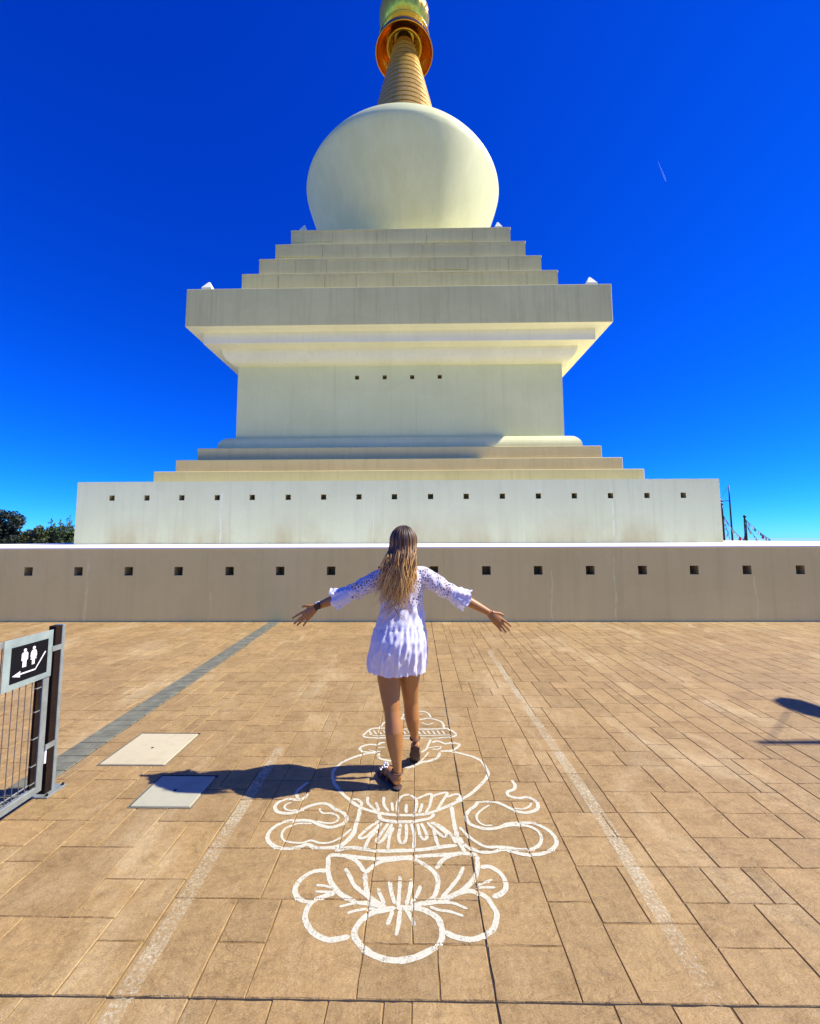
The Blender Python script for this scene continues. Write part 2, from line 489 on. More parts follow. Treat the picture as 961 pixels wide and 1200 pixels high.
for i, t in enumerate(tiles):
    w, d = t[1] - t[0], t[3] - t[2]
    cx, cy = (t[0] + t[1]) / 2, (t[2] + t[3]) / 2
    dz = random.uniform(-0.0002, 0.0002)
    if i in single:
        key = (round(w, 4), round(d, 4), random.randrange(2))
        if key not in cache:
            me = bpy.data.meshes.new('paving_stone')
            vs, fs = tile_geo(w, d, i); me.from_pydata(vs, [], fs); me.materials.append(M_TILE); me.update(); cache[key] = me
        o = bpy.data.objects.new('paving_stone', cache[key]); o.location = (cx, cy, dz); link(o, pave)
    else:
        vs, fs = tile_geo(w, d, i); b = len(fv)
        fv += [(x + cx, y + cy, z + dz) for x, y, z in vs]; ff += [tuple(a + b for a in f) for f in fs]; ft += [random.random()] * len(vs)
far = mesh_obj('paving_stones_far', fv, ff, M_TILE_A, pave)
far['kind'] = 'stuff'
far.data.attributes.new('tint', 'FLOAT', 'POINT').data.foreach_set('value', ft)

def relief(P):
    """height of the paving under points P (n,2): tops at 0, dips at the joints"""
    P = np.asarray(P); z = np.full(len(P), -0.0040)
    box = (T[:, 1] > P[:, 0].min() - 0.3) & (T[:, 0] < P[:, 0].max() + 0.3) & (T[:, 3] > P[:, 1].min() - 0.3) & (T[:, 2] < P[:, 1].max() + 0.3)
    for t in T[box]:
        m_ = (P[:, 0] > t[0]) & (P[:, 0] < t[1]) & (P[:, 1] > t[2]) & (P[:, 1] < t[3])
        if m_.any():
            q = P[m_]
            e = np.minimum(np.minimum(q[:, 0] - t[0], t[1] - q[:, 0]), np.minimum(q[:, 1] - t[2], t[3] - q[:, 1]))
            z[m_] = np.clip((e - 0.0062) / 0.005, -1, 0) * 0.0048
    return z
def smooth_path(pts, step=0.007):
    p = np.array(pts, float)
    if len(p) > 2:
        q = np.vstack([2 * p[0] - p[1], p, 2 * p[-1] - p[-2]]); out = []
        for i in range(1, len(q) - 2):
            n = max(2, int(np.linalg.norm(q[i + 1] - q[i]) / step))
            t = np.linspace(0, 1, n, endpoint=False)[:, None]
            out.append(0.5 * (2 * q[i] + (q[i + 1] - q[i - 1]) * t + (2 * q[i - 1] - 5 * q[i] + 4 * q[i + 1] - q[i + 2]) * t ** 2 + (3 * q[i] - q[i - 1] - 3 * q[i + 1] + q[i + 2]) * t ** 3))
        return np.vstack(out + [p[-1:]])
    n = max(2, int(np.linalg.norm(p[1] - p[0]) / step)); t = np.linspace(0, 1, n + 1)[:, None]
    return p[0] * (1 - t) + p[1] * t
def ribbon(name, pts, width, lift, mat, parent, across=5, step=0.007, rag=0.16):
    c = smooth_path(pts, step)
    d = np.gradient(c, axis=0); d /= np.linalg.norm(d, axis=1)[:, None] + 1e-9
    nrm = np.stack([-d[:, 1], d[:, 0]], 1); n = len(c)
    s_ = np.arange(n) * step
    ph = rng.uniform(0, 6, 6)
    def wob(k): return rag * (0.5 * np.sin(s_ * 31 + ph[k]) + 0.35 * np.sin(s_ * 83 + ph[k + 1]) + 0.3 * np.sin(s_ * 190 + ph[k + 2]))
    end = np.clip(np.minimum(np.arange(n), np.arange(n)[::-1]) * step / (width * 0.6), 0, 1) ** 0.5
    L = (1 + wob(0)) * end * width / 2; Rr = (1 + wob(3)) * end * width / 2
    P = np.stack([c + nrm * (-L * (1 - a) + Rr * a)[:, None] for a in np.linspace(0, 1, across + 1)], 1).reshape(-1, 2)
    z = relief(P) + lift
    vs = np.column_stack([P, z]); k = across + 1
    fs = [(i * k + j, i * k + j + 1, (i + 1) * k + j + 1, (i + 1) * k + j) for i in range(n - 1) for j in range(across)]
    me = bpy.data.meshes.new(name); me.from_pydata(vs.tolist(), [], fs); me.materials.append(mat); me.update()
    me.flip_normals() if me.polygons[0].normal.z < 0 else None
    return link(bpy.data.objects.new(name, me), parent)

# worn painted guide lines
for lab, pts in (('worn white painted line leading towards the two concrete covers', [(-1.03, 0.4), (-1.03, 1.5), (-1.045, 2.4), (-1.05, 3.3)]),
                 ('faded white painted line on the sunny side of the drawing', [(1.02, 0.4), (1.02, 1.5), (1.05, 2.6), (1.03, 4.2), (1.02, 6.0)])):
    o = ribbon('painted_line', pts, 0.072, 0.0012, M_LINE, None, 12, 0.009, 0.06)
    tag(o, lab, 'line')

# grey brick strip
strip = empty('brick_strip', (-2.54, 2.98, 0), R(2.1))
bm_ = None
structure(strip)
for i in range(74):
    y0 = -2.3 + i * 0.0985
    if y0 + 2.98 > WALL_Y - 0.12: break
    if bm_ is None:
        bm_ = MB().cham(-0.105, 0.105, 0.003, 0.0955, -0.03, 0.006, 0.004).build('brick', M_GREY_BRICK, strip); ob = bm_
    else:
        ob = bm_.copy(); link(ob, strip)
    ob.location = (random.uniform(-.002, .002), y0, random.uniform(-0.001, 0.001))
MB().box(-0.108, 0.108, -2.3, 4.88, -0.03, 0.001).build('strip_bed', M_BED_DARK, strip)

# concrete covers let into the paving
def cover(x0, x1, y0, y1, lab, mat):
    cx, cy = (x0 + x1) / 2, (y0 + y1) / 2; w, d = (x1 - x0) / 2, (y1 - y0) / 2
    e = empty('inspection_cover', (cx, cy, 0)); tag(e, lab, 'cover')
    MB().cham(-w, w, -d, d, -0.03, 0.0062, 0.003).build('slab', mat, e)
    for (a0, a1, b0, b1) in ((-w - .012, w + .012, -d - .012, -d - .004), (-w - .014, -w - .006, -d - .004, d + .018), (w + .012, w + .018, -d - .004, d + .018)):
        MB().cham(a0, a1, b0, b1, -0.02, 0.0042, 0.001).build('rim', M_GREY_BRICK, e)
    MB().tube([(0, 0, 0.0055), (0, 0, 0.0075)], 0.010, 10).build('lifting_hole', M_BED_DARK, e)
    g = MB().box(-w - 0.004, w + 0.012, d, d + 0.016, -0.02, 0.0035)
    g.box(-w - 0.006, -w, -d, d + 0.003, -0.02, 0.0032)
    g.build('open_joint', M_BED_DARK, e)
cover(-2.26, -1.795, 3.03, 3.488, 'square cream concrete cover beside the grey brick strip', M_COVER)
cover(-1.722, -1.36, 2.578, 2.89, "small square concrete cover crossed by the person's shadow", M_COVER_OLD)

# ------------------------------------------------------------------ drawing painted on the paving
STROKES = [
  ('petal_outline', 0.0235, [(-0.436, 2.117),(-0.473, 2.121),(-0.515, 2.108),(-0.547, 2.077),(-0.562, 2.04),(-0.563, 2.011),(-0.544, 1.979),(-0.518, 1.959),(-0.486, 1.953),(-0.464, 1.957)]),
  ('petal_outline', 0.0235, [(-0.374, 1.995),(-0.411, 1.984),(-0.448, 1.967),(-0.474, 1.94),(-0.482, 1.904),(-0.477, 1.87),(-0.459, 1.838),(-0.433, 1.812),(-0.395, 1.79),(-0.361, 1.781),(-0.329, 1.783),(-0.298, 1.789),(-0.273, 1.797)]),
  ('petal_outline', 0.025, [(-0.096, 1.925),(-0.142, 1.915),(-0.187, 1.905),(-0.224, 1.883),(-0.248, 1.852),(-0.261, 1.817),(-0.253, 1.789),(-0.23, 1.763),(-0.201, 1.737),(-0.163, 1.717),(-0.121, 1.706),(-0.075, 1.703),(-0.04, 1.708),(0.0, 1.719),(0.042, 1.74),(0.074, 1.761),(0.091, 1.783),(0.096, 1.821),(0.092, 1.85),(0.082, 1.877),(0.058, 1.898),(0.024, 1.917),(-0.01, 1.924),(-0.062, 1.925),(-0.097, 1.924)]),
  ('leaf_outline', 0.0235, [(-0.454, 2.212),(-0.443, 2.157),(-0.431, 2.109),(-0.413, 2.067),(-0.386, 2.027),(-0.352, 1.992),(-0.312, 1.969),(-0.268, 1.952),(-0.22, 1.946),(-0.178, 1.937),(-0.137, 1.926)]),
  ('leaf_outline', 0.022, [(-0.366, 2.213),(-0.322, 2.192),(-0.284, 2.155),(-0.256, 2.111)]),
  ('frame_bar', 0.0235, [(-0.457, 2.211),(-0.421, 2.219),(-0.366, 2.213),(-0.284, 2.203),(-0.216, 2.198),(-0.15, 2.201),(-0.097, 2.205),(-0.038, 2.211),(0.03, 2.218),(0.097, 2.223),(0.165, 2.23),(0.219, 2.237),(0.273, 2.232),(0.302, 2.225)]),
  ('petal_outline', 0.0235, [(-0.256, 2.111),(-0.245, 2.051),(-0.234, 2.007),(-0.214, 1.973),(-0.179, 1.947),(-0.143, 1.931)]),
  ('petal_outline', 0.022, [(-0.255, 2.107),(-0.236, 2.131),(-0.213, 2.16),(-0.175, 2.181),(-0.116, 2.193),(-0.071, 2.201),(-0.024, 2.196),(0.016, 2.175),(0.054, 2.143),(0.082, 2.107),(0.092, 2.069),(0.087, 2.025),(0.07, 1.983),(0.043, 1.959),(0.007, 1.946),(-0.033, 1.93)]),
  ('leaf_vein', 0.02, [(-0.356, 2.138),(-0.326, 2.091),(-0.3, 2.046),(-0.264, 2.011),(-0.224, 1.98),(-0.192, 1.953)]),
  ('petal_vein', 0.013, [(-0.475, 2.038),(-0.434, 2.034),(-0.388, 2.02)]),
  ('petal_vein', 0.013, [(-0.469, 2.003),(-0.432, 2.002),(-0.378, 2.002)]),
  ('petal_vein', 0.013, [(-0.346, 1.927),(-0.318, 1.935),(-0.273, 1.946),(-0.226, 1.946)]),
  ('petal_vein', 0.013, [(-0.305, 1.895),(-0.279, 1.907),(-0.234, 1.917),(-0.183, 1.921)]),
  ('petal_vein', 0.018, [(-0.186, 2.026),(-0.168, 1.984),(-0.147, 1.941)]),
  ('petal_vein', 0.018, [(-0.136, 2.067),(-0.121, 2.002),(-0.103, 1.941)]),
  ('petal_vein', 0.018, [(-0.086, 2.094),(-0.086, 2.016),(-0.088, 1.928)]),
  ('petal_vein', 0.018, [(-0.11, 1.915),(-0.119, 1.878),(-0.131, 1.842)]),
  ('petal_vein', 0.018, [(-0.079, 1.916),(-0.082, 1.86),(-0.09, 1.797)]),
  ('petal_vein', 0.018, [(-0.032, 2.079),(-0.038, 2.01),(-0.054, 1.935)]),
  ('petal_vein', 0.018, [(0.011, 2.042),(-0.004, 1.996),(-0.034, 1.942)]),
  ('petal_vein', 0.018, [(-0.054, 1.922),(-0.033, 1.882),(-0.013, 1.843)]),
  ('leaf_outline', 0.0235, [(0.299, 2.225),(0.29, 2.157),(0.274, 2.102),(0.243, 2.056),(0.208, 2.023),(0.17, 1.998),(0.126, 1.974),(0.084, 1.96),(0.025, 1.946),(-0.033, 1.929)]),
  ('leaf_outline', 0.022, [(0.226, 2.237),(0.164, 2.219),(0.115, 2.184),(0.086, 2.135)]),
  ('leaf_vein', 0.018, [(0.223, 2.153),(0.191, 2.089),(0.155, 2.04),(0.102, 1.97)]),
  ('petal_outline', 0.0235, [(0.3, 2.145),(0.34, 2.154),(0.375, 2.134),(0.4, 2.099),(0.407, 2.058),(0.396, 2.022),(0.367, 1.997),(0.328, 1.983)]),
  ('petal_outline', 0.0235, [(0.102, 1.967),(0.144, 1.984),(0.188, 2.005),(0.231, 2.013),(0.272, 2.003),(0.304, 1.979),(0.321, 1.946),(0.334, 1.908),(0.327, 1.871),(0.307, 1.835),(0.276, 1.812),(0.241, 1.795),(0.202, 1.787),(0.166, 1.792),(0.13, 1.805),(0.104, 1.822)]),
  ('petal_vein', 0.013, [(0.266, 2.042),(0.299, 2.057),(0.349, 2.078)]),
  ('petal_vein', 0.013, [(0.264, 2.031),(0.307, 2.034),(0.356, 2.034)]),
  ('petal_vein', 0.013, [(0.042, 1.956),(0.095, 1.953),(0.153, 1.951),(0.181, 1.938),(0.214, 1.922)]),
  ('petal_vein', 0.013, [(0.048, 1.933),(0.087, 1.917),(0.138, 1.909),(0.193, 1.888)]),
  ('ribbon_outline', 0.022, [(-0.69, 2.718),(-0.702, 2.67),(-0.737, 2.655),(-0.799, 2.662),(-0.84, 2.638),(-0.854, 2.593),(-0.83, 2.55),(-0.785, 2.53),(-0.722, 2.537),(-0.66, 2.588),(-0.601, 2.618),(-0.542, 2.614),(-0.495, 2.575),(-0.447, 2.547),(-0.412, 2.506),(-0.41, 2.466),(-0.44, 2.433),(-0.49, 2.416),(-0.538, 2.432),(-0.61, 2.468),(-0.675, 2.47),(-0.745, 2.463),(-0.789, 2.43),(-0.811, 2.379),(-0.805, 2.332),(-0.775, 2.292),(-0.724, 2.264),(-0.664, 2.26),(-0.618, 2.271),(-0.581, 2.288),(-0.533, 2.266),(-0.483, 2.265),(-0.427, 2.276),(-0.382, 2.307),(-0.355, 2.348),(-0.34, 2.391)]),
  ('ribbon_outline', 0.013, [(-0.765, 2.631),(-0.795, 2.606),(-0.788, 2.572),(-0.751, 2.554),(-0.711, 2.563)]),
  ('ribbon_outline', 0.013, [(-0.587, 2.581),(-0.557, 2.535),(-0.505, 2.533),(-0.464, 2.512),(-0.453, 2.479),(-0.48, 2.452),(-0.525, 2.452),(-0.574, 2.468)]),
  ('ribbon_outline', 0.013, [(-0.595, 2.445),(-0.676, 2.444),(-0.729, 2.411),(-0.739, 2.368),(-0.721, 2.327),(-0.678, 2.304),(-0.609, 2.299),(-0.567, 2.317),(-0.516, 2.3),(-0.458, 2.306),(-0.407, 2.348),(-0.365, 2.409)]),
  ('ribbon_tip', 0.02, [(-0.735, 2.662),(-0.765, 2.725),(-0.752, 2.775),(-0.717, 2.84)]),
  ('neck_outline', 0.024, [(-0.345, 2.584),(-0.342, 2.5),(-0.347, 2.422),(-0.351, 2.378),(-0.382, 2.307),(-0.424, 2.241)]),
  ('frame_bar', 0.024, [(-0.425, 2.244),(-0.359, 2.268),(-0.275, 2.258),(-0.192, 2.248),(-0.11, 2.25),(-0.043, 2.253),(0.039, 2.262),(0.122, 2.279),(0.206, 2.291)]),
  ('neck_outline', 0.024, [(0.201, 2.604),(0.202, 2.479),(0.207, 2.39),(0.217, 2.314),(0.242, 2.242)]),
  ('vase_outline', 0.022, [(-0.299, 3.212),(-0.377, 3.198),(-0.439, 3.166),(-0.491, 3.123),(-0.54, 3.076),(-0.567, 3.019),(-0.579, 2.953),(-0.569, 2.89),(-0.548, 2.831),(-0.531, 2.803),(-0.474, 2.72),(-0.412, 2.65),(-0.356, 2.598),(-0.294, 2.563),(-0.217, 2.536),(-0.132, 2.523),(-0.048, 2.521),(0.026, 2.528),(0.092, 2.553),(0.18, 2.604),(0.252, 2.657),(0.328, 2.72),(0.389, 2.795),(0.442, 2.865),(0.474, 2.929),(0.479, 2.963),(0.473, 3.039),(0.453, 3.108),(0.408, 3.156),(0.348, 3.192),(0.285, 3.223),(0.227, 3.239),(0.167, 3.235)]),
  ('petal_outline', 0.018, [(-0.405, 2.666),(-0.365, 2.658),(-0.338, 2.621),(-0.346, 2.591)]),
  ('petal_outline', 0.018, [(-0.31, 2.69),(-0.302, 2.629),(-0.258, 2.57),(-0.227, 2.549)]),
  ('petal_outline', 0.018, [(-0.255, 2.637),(-0.228, 2.556)]),
  ('petal_outline', 0.018, [(-0.21, 2.691),(-0.204, 2.615),(-0.171, 2.55)]),
  ('petal_outline', 0.018, [(-0.158, 2.638),(-0.148, 2.554)]),
  ('petal_outline', 0.018, [(-0.119, 2.537),(-0.123, 2.623),(-0.101, 2.692),(-0.051, 2.716)]),
  ('petal_outline', 0.018, [(-0.07, 2.623),(-0.068, 2.537)]),
  ('petal_outline', 0.018, [(-0.051, 2.708),(-0.016, 2.677),(-0.006, 2.617),(-0.02, 2.538)]),
  ('petal_outline', 0.018, [(0.028, 2.632),(0.008, 2.538)]),
  ('petal_outline', 0.018, [(-0.006, 2.67),(0.028, 2.693),(0.084, 2.718),(0.073, 2.617),(0.045, 2.538)]),
  ('petal_outline', 0.018, [(0.078, 2.686),(0.129, 2.718),(0.184, 2.73),(0.143, 2.633),(0.111, 2.567)]),
  ('petal_outline', 0.018, [(0.176, 2.687),(0.238, 2.719),(0.266, 2.696),(0.233, 2.657)]),
  ('neck_outline', 0.022, [(-0.226, 2.535),(-0.213, 2.491),(-0.166, 2.473),(-0.047, 2.466),(0.007, 2.477),(0.071, 2.498),(0.096, 2.539)]),
  ('pendant_outline', 0.018, [(-0.22, 2.475),(-0.276, 2.41),(-0.316, 2.343),(-0.285, 2.341),(-0.24, 2.398),(-0.2, 2.464)]),
  ('pendant_outline', 0.018, [(-0.165, 2.456),(-0.195, 2.386),(-0.219, 2.32),(-0.201, 2.308),(-0.175, 2.35),(-0.145, 2.449)]),
  ('pendant_outline', 0.018, [(-0.097, 2.45),(-0.103, 2.351),(-0.091, 2.305),(-0.071, 2.31),(-0.062, 2.363),(-0.066, 2.45)]),
  ('pendant_outline', 0.018, [(-0.222, 2.398),(-0.259, 2.337),(-0.276, 2.264)]),
  ('pendant_outline', 0.018, [(-0.136, 2.424),(-0.153, 2.35),(-0.155, 2.254)]),
  ('pendant_outline', 0.018, [(-0.002, 2.451),(0.011, 2.364),(0.032, 2.329),(0.049, 2.353),(0.033, 2.413),(0.016, 2.457)]),
  ('pendant_outline', 0.018, [(0.052, 2.464),(0.094, 2.401),(0.135, 2.353),(0.155, 2.372),(0.113, 2.426),(0.07, 2.465)]),
  ('pendant_outline', 0.018, [(-0.038, 2.45),(-0.019, 2.352),(-0.023, 2.267)]),
  ('pendant_outline', 0.018, [(0.087, 2.426),(0.092, 2.353),(0.107, 2.279)]),
  ('pendant_outline', 0.018, [(0.079, 2.465),(0.131, 2.427),(0.179, 2.366),(0.199, 2.302)]),
  ('ribbon_outline', 0.022, [(0.621, 2.876),(0.629, 2.814),(0.609, 2.772),(0.568, 2.747),(0.564, 2.707),(0.618, 2.684),(0.679, 2.692),(0.717, 2.654),(0.718, 2.609),(0.694, 2.573),(0.641, 2.551),(0.587, 2.558),(0.539, 2.593),(0.49, 2.634),(0.436, 2.651),(0.367, 2.643),(0.342, 2.605),(0.298, 2.562),(0.276, 2.513),(0.286, 2.46),(0.326, 2.429),(0.385, 2.413),(0.448, 2.424),(0.508, 2.456),(0.582, 2.463),(0.651, 2.458),(0.702, 2.42),(0.73, 2.372),(0.727, 2.314),(0.688, 2.269),(0.629, 2.238),(0.563, 2.23),(0.509, 2.24),(0.449, 2.264),(0.398, 2.253),(0.339, 2.244),(0.285, 2.264),(0.24, 2.297),(0.216, 2.354)]),
  ('ribbon_outline', 0.013, [(0.43, 2.618),(0.374, 2.57),(0.339, 2.521),(0.341, 2.474),(0.372, 2.442),(0.417, 2.442)]),
  ('ribbon_outline', 0.018, [(0.467, 2.43),(0.532, 2.444),(0.611, 2.438),(0.653, 2.401),(0.658, 2.347),(0.63, 2.296),(0.581, 2.268),(0.524, 2.267),(0.469, 2.277),(0.42, 2.282),(0.354, 2.282),(0.302, 2.32),(0.265, 2.367),(0.228, 2.428)]),
  ('ribbon_outline', 0.013, [(0.688, 2.639),(0.659, 2.601),(0.612, 2.582),(0.558, 2.593)]),
  ('cloud_outline', 0.022, [(0.111, 3.361),(0.147, 3.39),(0.182, 3.376),(0.214, 3.348),(0.271, 3.363),(0.321, 3.342),(0.314, 3.308),(0.276, 3.262),(0.234, 3.242)]),
  ('cloud_outline', 0.013, [(0.081, 3.28),(0.129, 3.3),(0.177, 3.307),(0.162, 3.267),(0.108, 3.264)]),
  ('cloud_outline', 0.024, [(0.166, 3.222),(0.153, 3.166),(0.122, 3.123),(0.07, 3.093),(0.038, 3.087),(-0.007, 3.052),(-0.056, 3.018),(-0.093, 3.012)]),
  ('cloud_outline', 0.013, [(0.083, 3.228),(0.058, 3.165),(0.025, 3.104),(-0.0, 3.069)]),
  ('cloud_outline', 0.018, [(0.106, 3.418),(0.083, 3.333),(0.067, 3.266),(0.026, 3.214)]),
  ('cloud_outline', 0.022, [(-0.251, 3.365),(-0.285, 3.358),(-0.31, 3.33),(-0.379, 3.329),(-0.424, 3.302),(-0.441, 3.275),(-0.422, 3.236),(-0.379, 3.217),(-0.299, 3.214)]),
  ('cloud_outline', 0.013, [(-0.371, 3.262),(-0.342, 3.237),(-0.274, 3.224)]),
  ('cloud_outline', 0.013, [(-0.305, 3.276),(-0.279, 3.29),(-0.245, 3.29)]),
  ('cloud_outline', 0.022, [(-0.285, 3.205),(-0.288, 3.162),(-0.265, 3.125),(-0.205, 3.102),(-0.122, 3.085)]),
  ('base_bar', 0.02, [(-0.445, 3.464),(-0.392, 3.44),(-0.278, 3.436),(-0.121, 3.436),(0.008, 3.443),(0.114, 3.44),(0.221, 3.448),(0.287, 3.463),(0.318, 3.493)]),
  ('base_bar', 0.02, [(-0.446, 3.469),(-0.406, 3.564),(-0.366, 3.601),(-0.288, 3.605),(-0.126, 3.592),(0.008, 3.592),(0.12, 3.592),(0.224, 3.601),(0.261, 3.594),(0.301, 3.539),(0.318, 3.493)]),
  ('base_bar', 0.012, [(-0.399, 3.502),(-0.353, 3.476),(-0.281, 3.473),(-0.122, 3.472),(0.015, 3.476),(0.152, 3.484),(0.275, 3.493)]),
  ('base_hatch', 0.014, [(-0.406, 3.564),(-0.374, 3.495)]),
  ('base_hatch', 0.014, [(-0.366, 3.565),(-0.334, 3.495)]),
  ('base_hatch', 0.014, [(-0.325, 3.565),(-0.294, 3.496)]),
  ('base_hatch', 0.014, [(-0.284, 3.565),(-0.254, 3.496)]),
  ('base_hatch', 0.014, [(-0.244, 3.566),(-0.214, 3.496)]),
  ('base_hatch', 0.014, [(-0.203, 3.566),(-0.174, 3.497)]),
  ('base_hatch', 0.014, [(-0.162, 3.566),(-0.135, 3.497)]),
  ('base_hatch', 0.014, [(-0.122, 3.567),(-0.095, 3.497)]),
  ('base_hatch', 0.014, [(-0.081, 3.567),(-0.055, 3.498)]),
  ('base_hatch', 0.014, [(-0.04, 3.567),(-0.015, 3.498)]),
  ('base_hatch', 0.014, [(0.0, 3.568),(0.025, 3.498)]),
  ('base_hatch', 0.014, [(0.041, 3.568),(0.064, 3.499)]),
  ('base_hatch', 0.014, [(0.081, 3.568),(0.104, 3.499)]),
  ('base_hatch', 0.014, [(0.122, 3.569),(0.144, 3.499)]),
  ('base_hatch', 0.014, [(0.163, 3.569),(0.184, 3.5)]),
  ('base_hatch', 0.014, [(0.203, 3.569),(0.223, 3.5)]),
  ('cap_outline', 0.02, [(-0.321, 3.597),(-0.31, 3.646),(-0.278, 3.722),(-0.195, 3.77),(-0.117, 3.785),(0.009, 3.768),(0.088, 3.795),(0.165, 3.769),(0.216, 3.709),(0.225, 3.609)]),
  ('cap_outline', 0.018, [(-0.14, 3.776),(-0.131, 3.839),(-0.105, 3.905),(-0.056, 3.938),(0.022, 3.944),(0.067, 3.935),(0.106, 3.878),(0.12, 3.805)]),
  ('cap_outline', 0.013, [(-0.022, 3.858),(0.01, 3.873),(0.05, 3.885)]),
  ('cap_outline', 0.013, [(0.032, 3.716),(0.085, 3.674),(0.14, 3.708)]),
]

draw = empty('floor_drawing', (0, 2.3, 0))
tag(draw, 'white painted line drawing of a lotus, vase and ribbons on the paving', 'drawing')
for i, (nm, wd, pts) in enumerate(STROKES):
    o = ribbon(nm, pts, wd, 0.0009 + i * 0.000012, M_PAINT, draw, 4 if wd > .016 else 3)
    o.location = (0, -2.3, 0)


# ================================================================== STUPA
SX, SY = -0.655, 22.0
stupa = empty('stupa', (SX, SY, 0))
tag(stupa, 'huge white stupa with stepped tiers, round dome and golden spire', 'stupa')
def block_with_vents(name, W, z0, z1, xs, vz, sz, depth, mat, topmat=None, vmat=M_VENT):
    """square block, front face (-y) pierced by small square vents that are real recesses"""
    xb = [-W]
    for x in xs: xb += [x - sz / 2, x + sz / 2]
    xb.append(W); zb = [z0, vz - sz / 2, vz + sz / 2, z1]
    vs = []; fs = []
    def V(x, y, z): vs.append((x, y, z)); return len(vs) - 1
    g = [[V(x, -W, z) for z in zb] for x in xb]
    for i in range(len(xb) - 1):
        for j in range(3):
            if j == 1 and i % 2 == 1: continue
            fs.append((g[i][j], g[i + 1][j], g[i + 1][j + 1], g[i][j + 1]))
    a, b, c, d = V(-W, W, z0), V(W, W, z0), V(W, W, z1), V(-W, W, z1)
    fs.append((b, a, d, c))
    fs.append(tuple([a] + [g[0][j] for j in range(4)] + [d]))
    fs.append(tuple([g[-1][j] for j in range(4)][::-1] + [b, c])[::-1])
    o = mesh_obj(name, vs, fs, mat, stupa)
    if not topmat:
        mesh_t = [(-W, -W, z1), (W, -W, z1), (W, W, z1), (-W, W, z1)]
        bmt = mesh_obj('top_surface', mesh_t, [(0, 1, 2, 3)], mat, o)
    else:
        MB().cham(-W - 0.012, W + 0.012, -W - 0.012, W + 0.012, z1 - 0.002, z1 + 0.03, 0.008).build('top_slab', topmat, o)
    vm = None
    h = sz / 2
    for x in xs:
        if vm is None:
            v5 = [(-h, 0, -h), (h, 0, -h), (h, 0, h), (-h, 0, h), (-h, depth, -h), (h, depth, -h), (h, depth, h), (-h, depth, h)]
            vo = mesh_obj('vent', v5, [(0, 1, 5, 4), (1, 2, 6, 5), (2, 3, 7, 6), (3, 0, 4, 7), (4, 5, 6, 7)], vmat, o); vm = vo
        else:
            vo = vm.copy(); link(vo, o)
        vo.location = (x, -W, vz)
    return o
pr0 = random.Random(4)
HP = SY - WALL_Y
plinth = block_with_vents('plinth', HP, -0.05, 1.395, [0.993 * k + pr0.uniform(-.012, .012) for k in range(-13, 14)], 0.965, 0.165, 0.32, M_PLINTH, M_TERRACE)
base = block_with_vents('base_tier', 9.70, 1.40, 3.325, [1.077 * k + pr0.uniform(-.01, .01) for k in range(-8, 9)], 2.83, 0.16, 0.32, M_WHITE_STAIN)
def tier(name, W, z0, z1, mat, bevel=0.02):
    return MB().square([(W, z0), (W, z1)]).build(name, mat, stupa, bevel=bevel)
tier('lower_step', 8.29, 3.29, 3.870, M_STEP)
tier('lower_step', 7.825, 3.83, 4.357, M_STEP)
tier('lower_step', 7.337, 4.32, 4.880, M_STEP)
def quarter(w0, z0, w1, z1, n=9, out=True):
    """quarter-round from (w0,z0) to (w1,z1)"""
    pr = []
    for i in range(n + 1):
        a = math.pi / 2 * i / n
        if out: pr.append((w1 + (w0 - w1) * math.cos(a), z0 + (z1 - z0) * math.sin(a)))
        else: pr.append((w0 + (w1 - w0) * math.sin(a), z1 + (z0 - z1) * math.cos(a)))
    return pr
mo = MB().square([(6.86, 4.84), (6.86, 5.0)] + quarter(6.86, 5.0, 6.44, 5.452)[1:]).build('base_moulding', M_WHITE, stupa)
throne = block_with_vents('throne_block', 6.372, 5.44, 8.40, [-1.655, -0.565, 0.515, 1.595], 7.88, 0.16, 0.3, M_WHITE)
MB().square([(6.372, 8.372)] + quarter(6.39, 8.374, 6.83, 8.86, out=False) + [(6.83, 8.90)]).build('cornice_moulding', M_CREAM, stupa)
MB().square([(7.31, 8.868), (7.31, 9.31)]).build('cornice_band', M_CREAM, stupa, bevel=0.012)
sl = MB().square([(7.76, 9.296), (7.76, 10.742)]).build('cornice_slab', M_FASCIA, stupa, bevel=0.02)
sl.data.materials.append(M_CREAM)                 # underside lit from below: that bounce is put into a paler colour
for pl in sl.data.polygons:
    if pl.normal.z < -0.5: pl.material_index = 1
# stepped courses above, each faced with stone panels
pr_ = random.Random(3)
def course(W, z0, z1):
    c = MB().square([(W - 0.035, z0), (W - 0.035, z1 - 0.01)]).build('upper_step', M_MORTAR, stupa)
    MB().cham(-W, W, -W, W, z1 - 0.10, z1, 0.012).build('coping', M_STONE, c)
    g = 0.015
    for side in range(3):                       # front, right, left faces
        x = -W + (0.0 if side == 0 else 0.036)
        xend = W if side == 0 else W - 0.036
        while x < xend - 0.05:
            L = pr_.uniform(1.25, 2.3)
            if xend - (x + L) < 0.9: L = xend - x
            parts = [(z0 + 0.02, z1 - 0.105)]
            if pr_.random() < 0.3:
                zm = z0 + (z1 - z0) * pr_.uniform(.35, .5); parts = [(z0 + 0.02, zm - g), (zm + g, z1 - 0.105)]
            for (za, zb) in parts:
                pd = pr_.uniform(-.006, .006)
                if side == 0: mb = MB().box(x + g, x + L - g, -W + 0.006 + pd, -W + 0.05, za, zb)
                elif side == 1: mb = MB().box(W - 0.05, W - 0.006 - pd, x + g, x + L - g, za, zb)
                else: mb = MB().box(-W + 0.006 + pd, -W + 0.05, x + g, x + L - g, za, zb)
                mb.build('panel', M_STONE, c)
            x += L
course(6.365, 10.70, 12.25)
course(5.88, 12.20, 13.23)
course(5.388, 13.19, 14.245)
course(4.888, 14.20, 15.29)
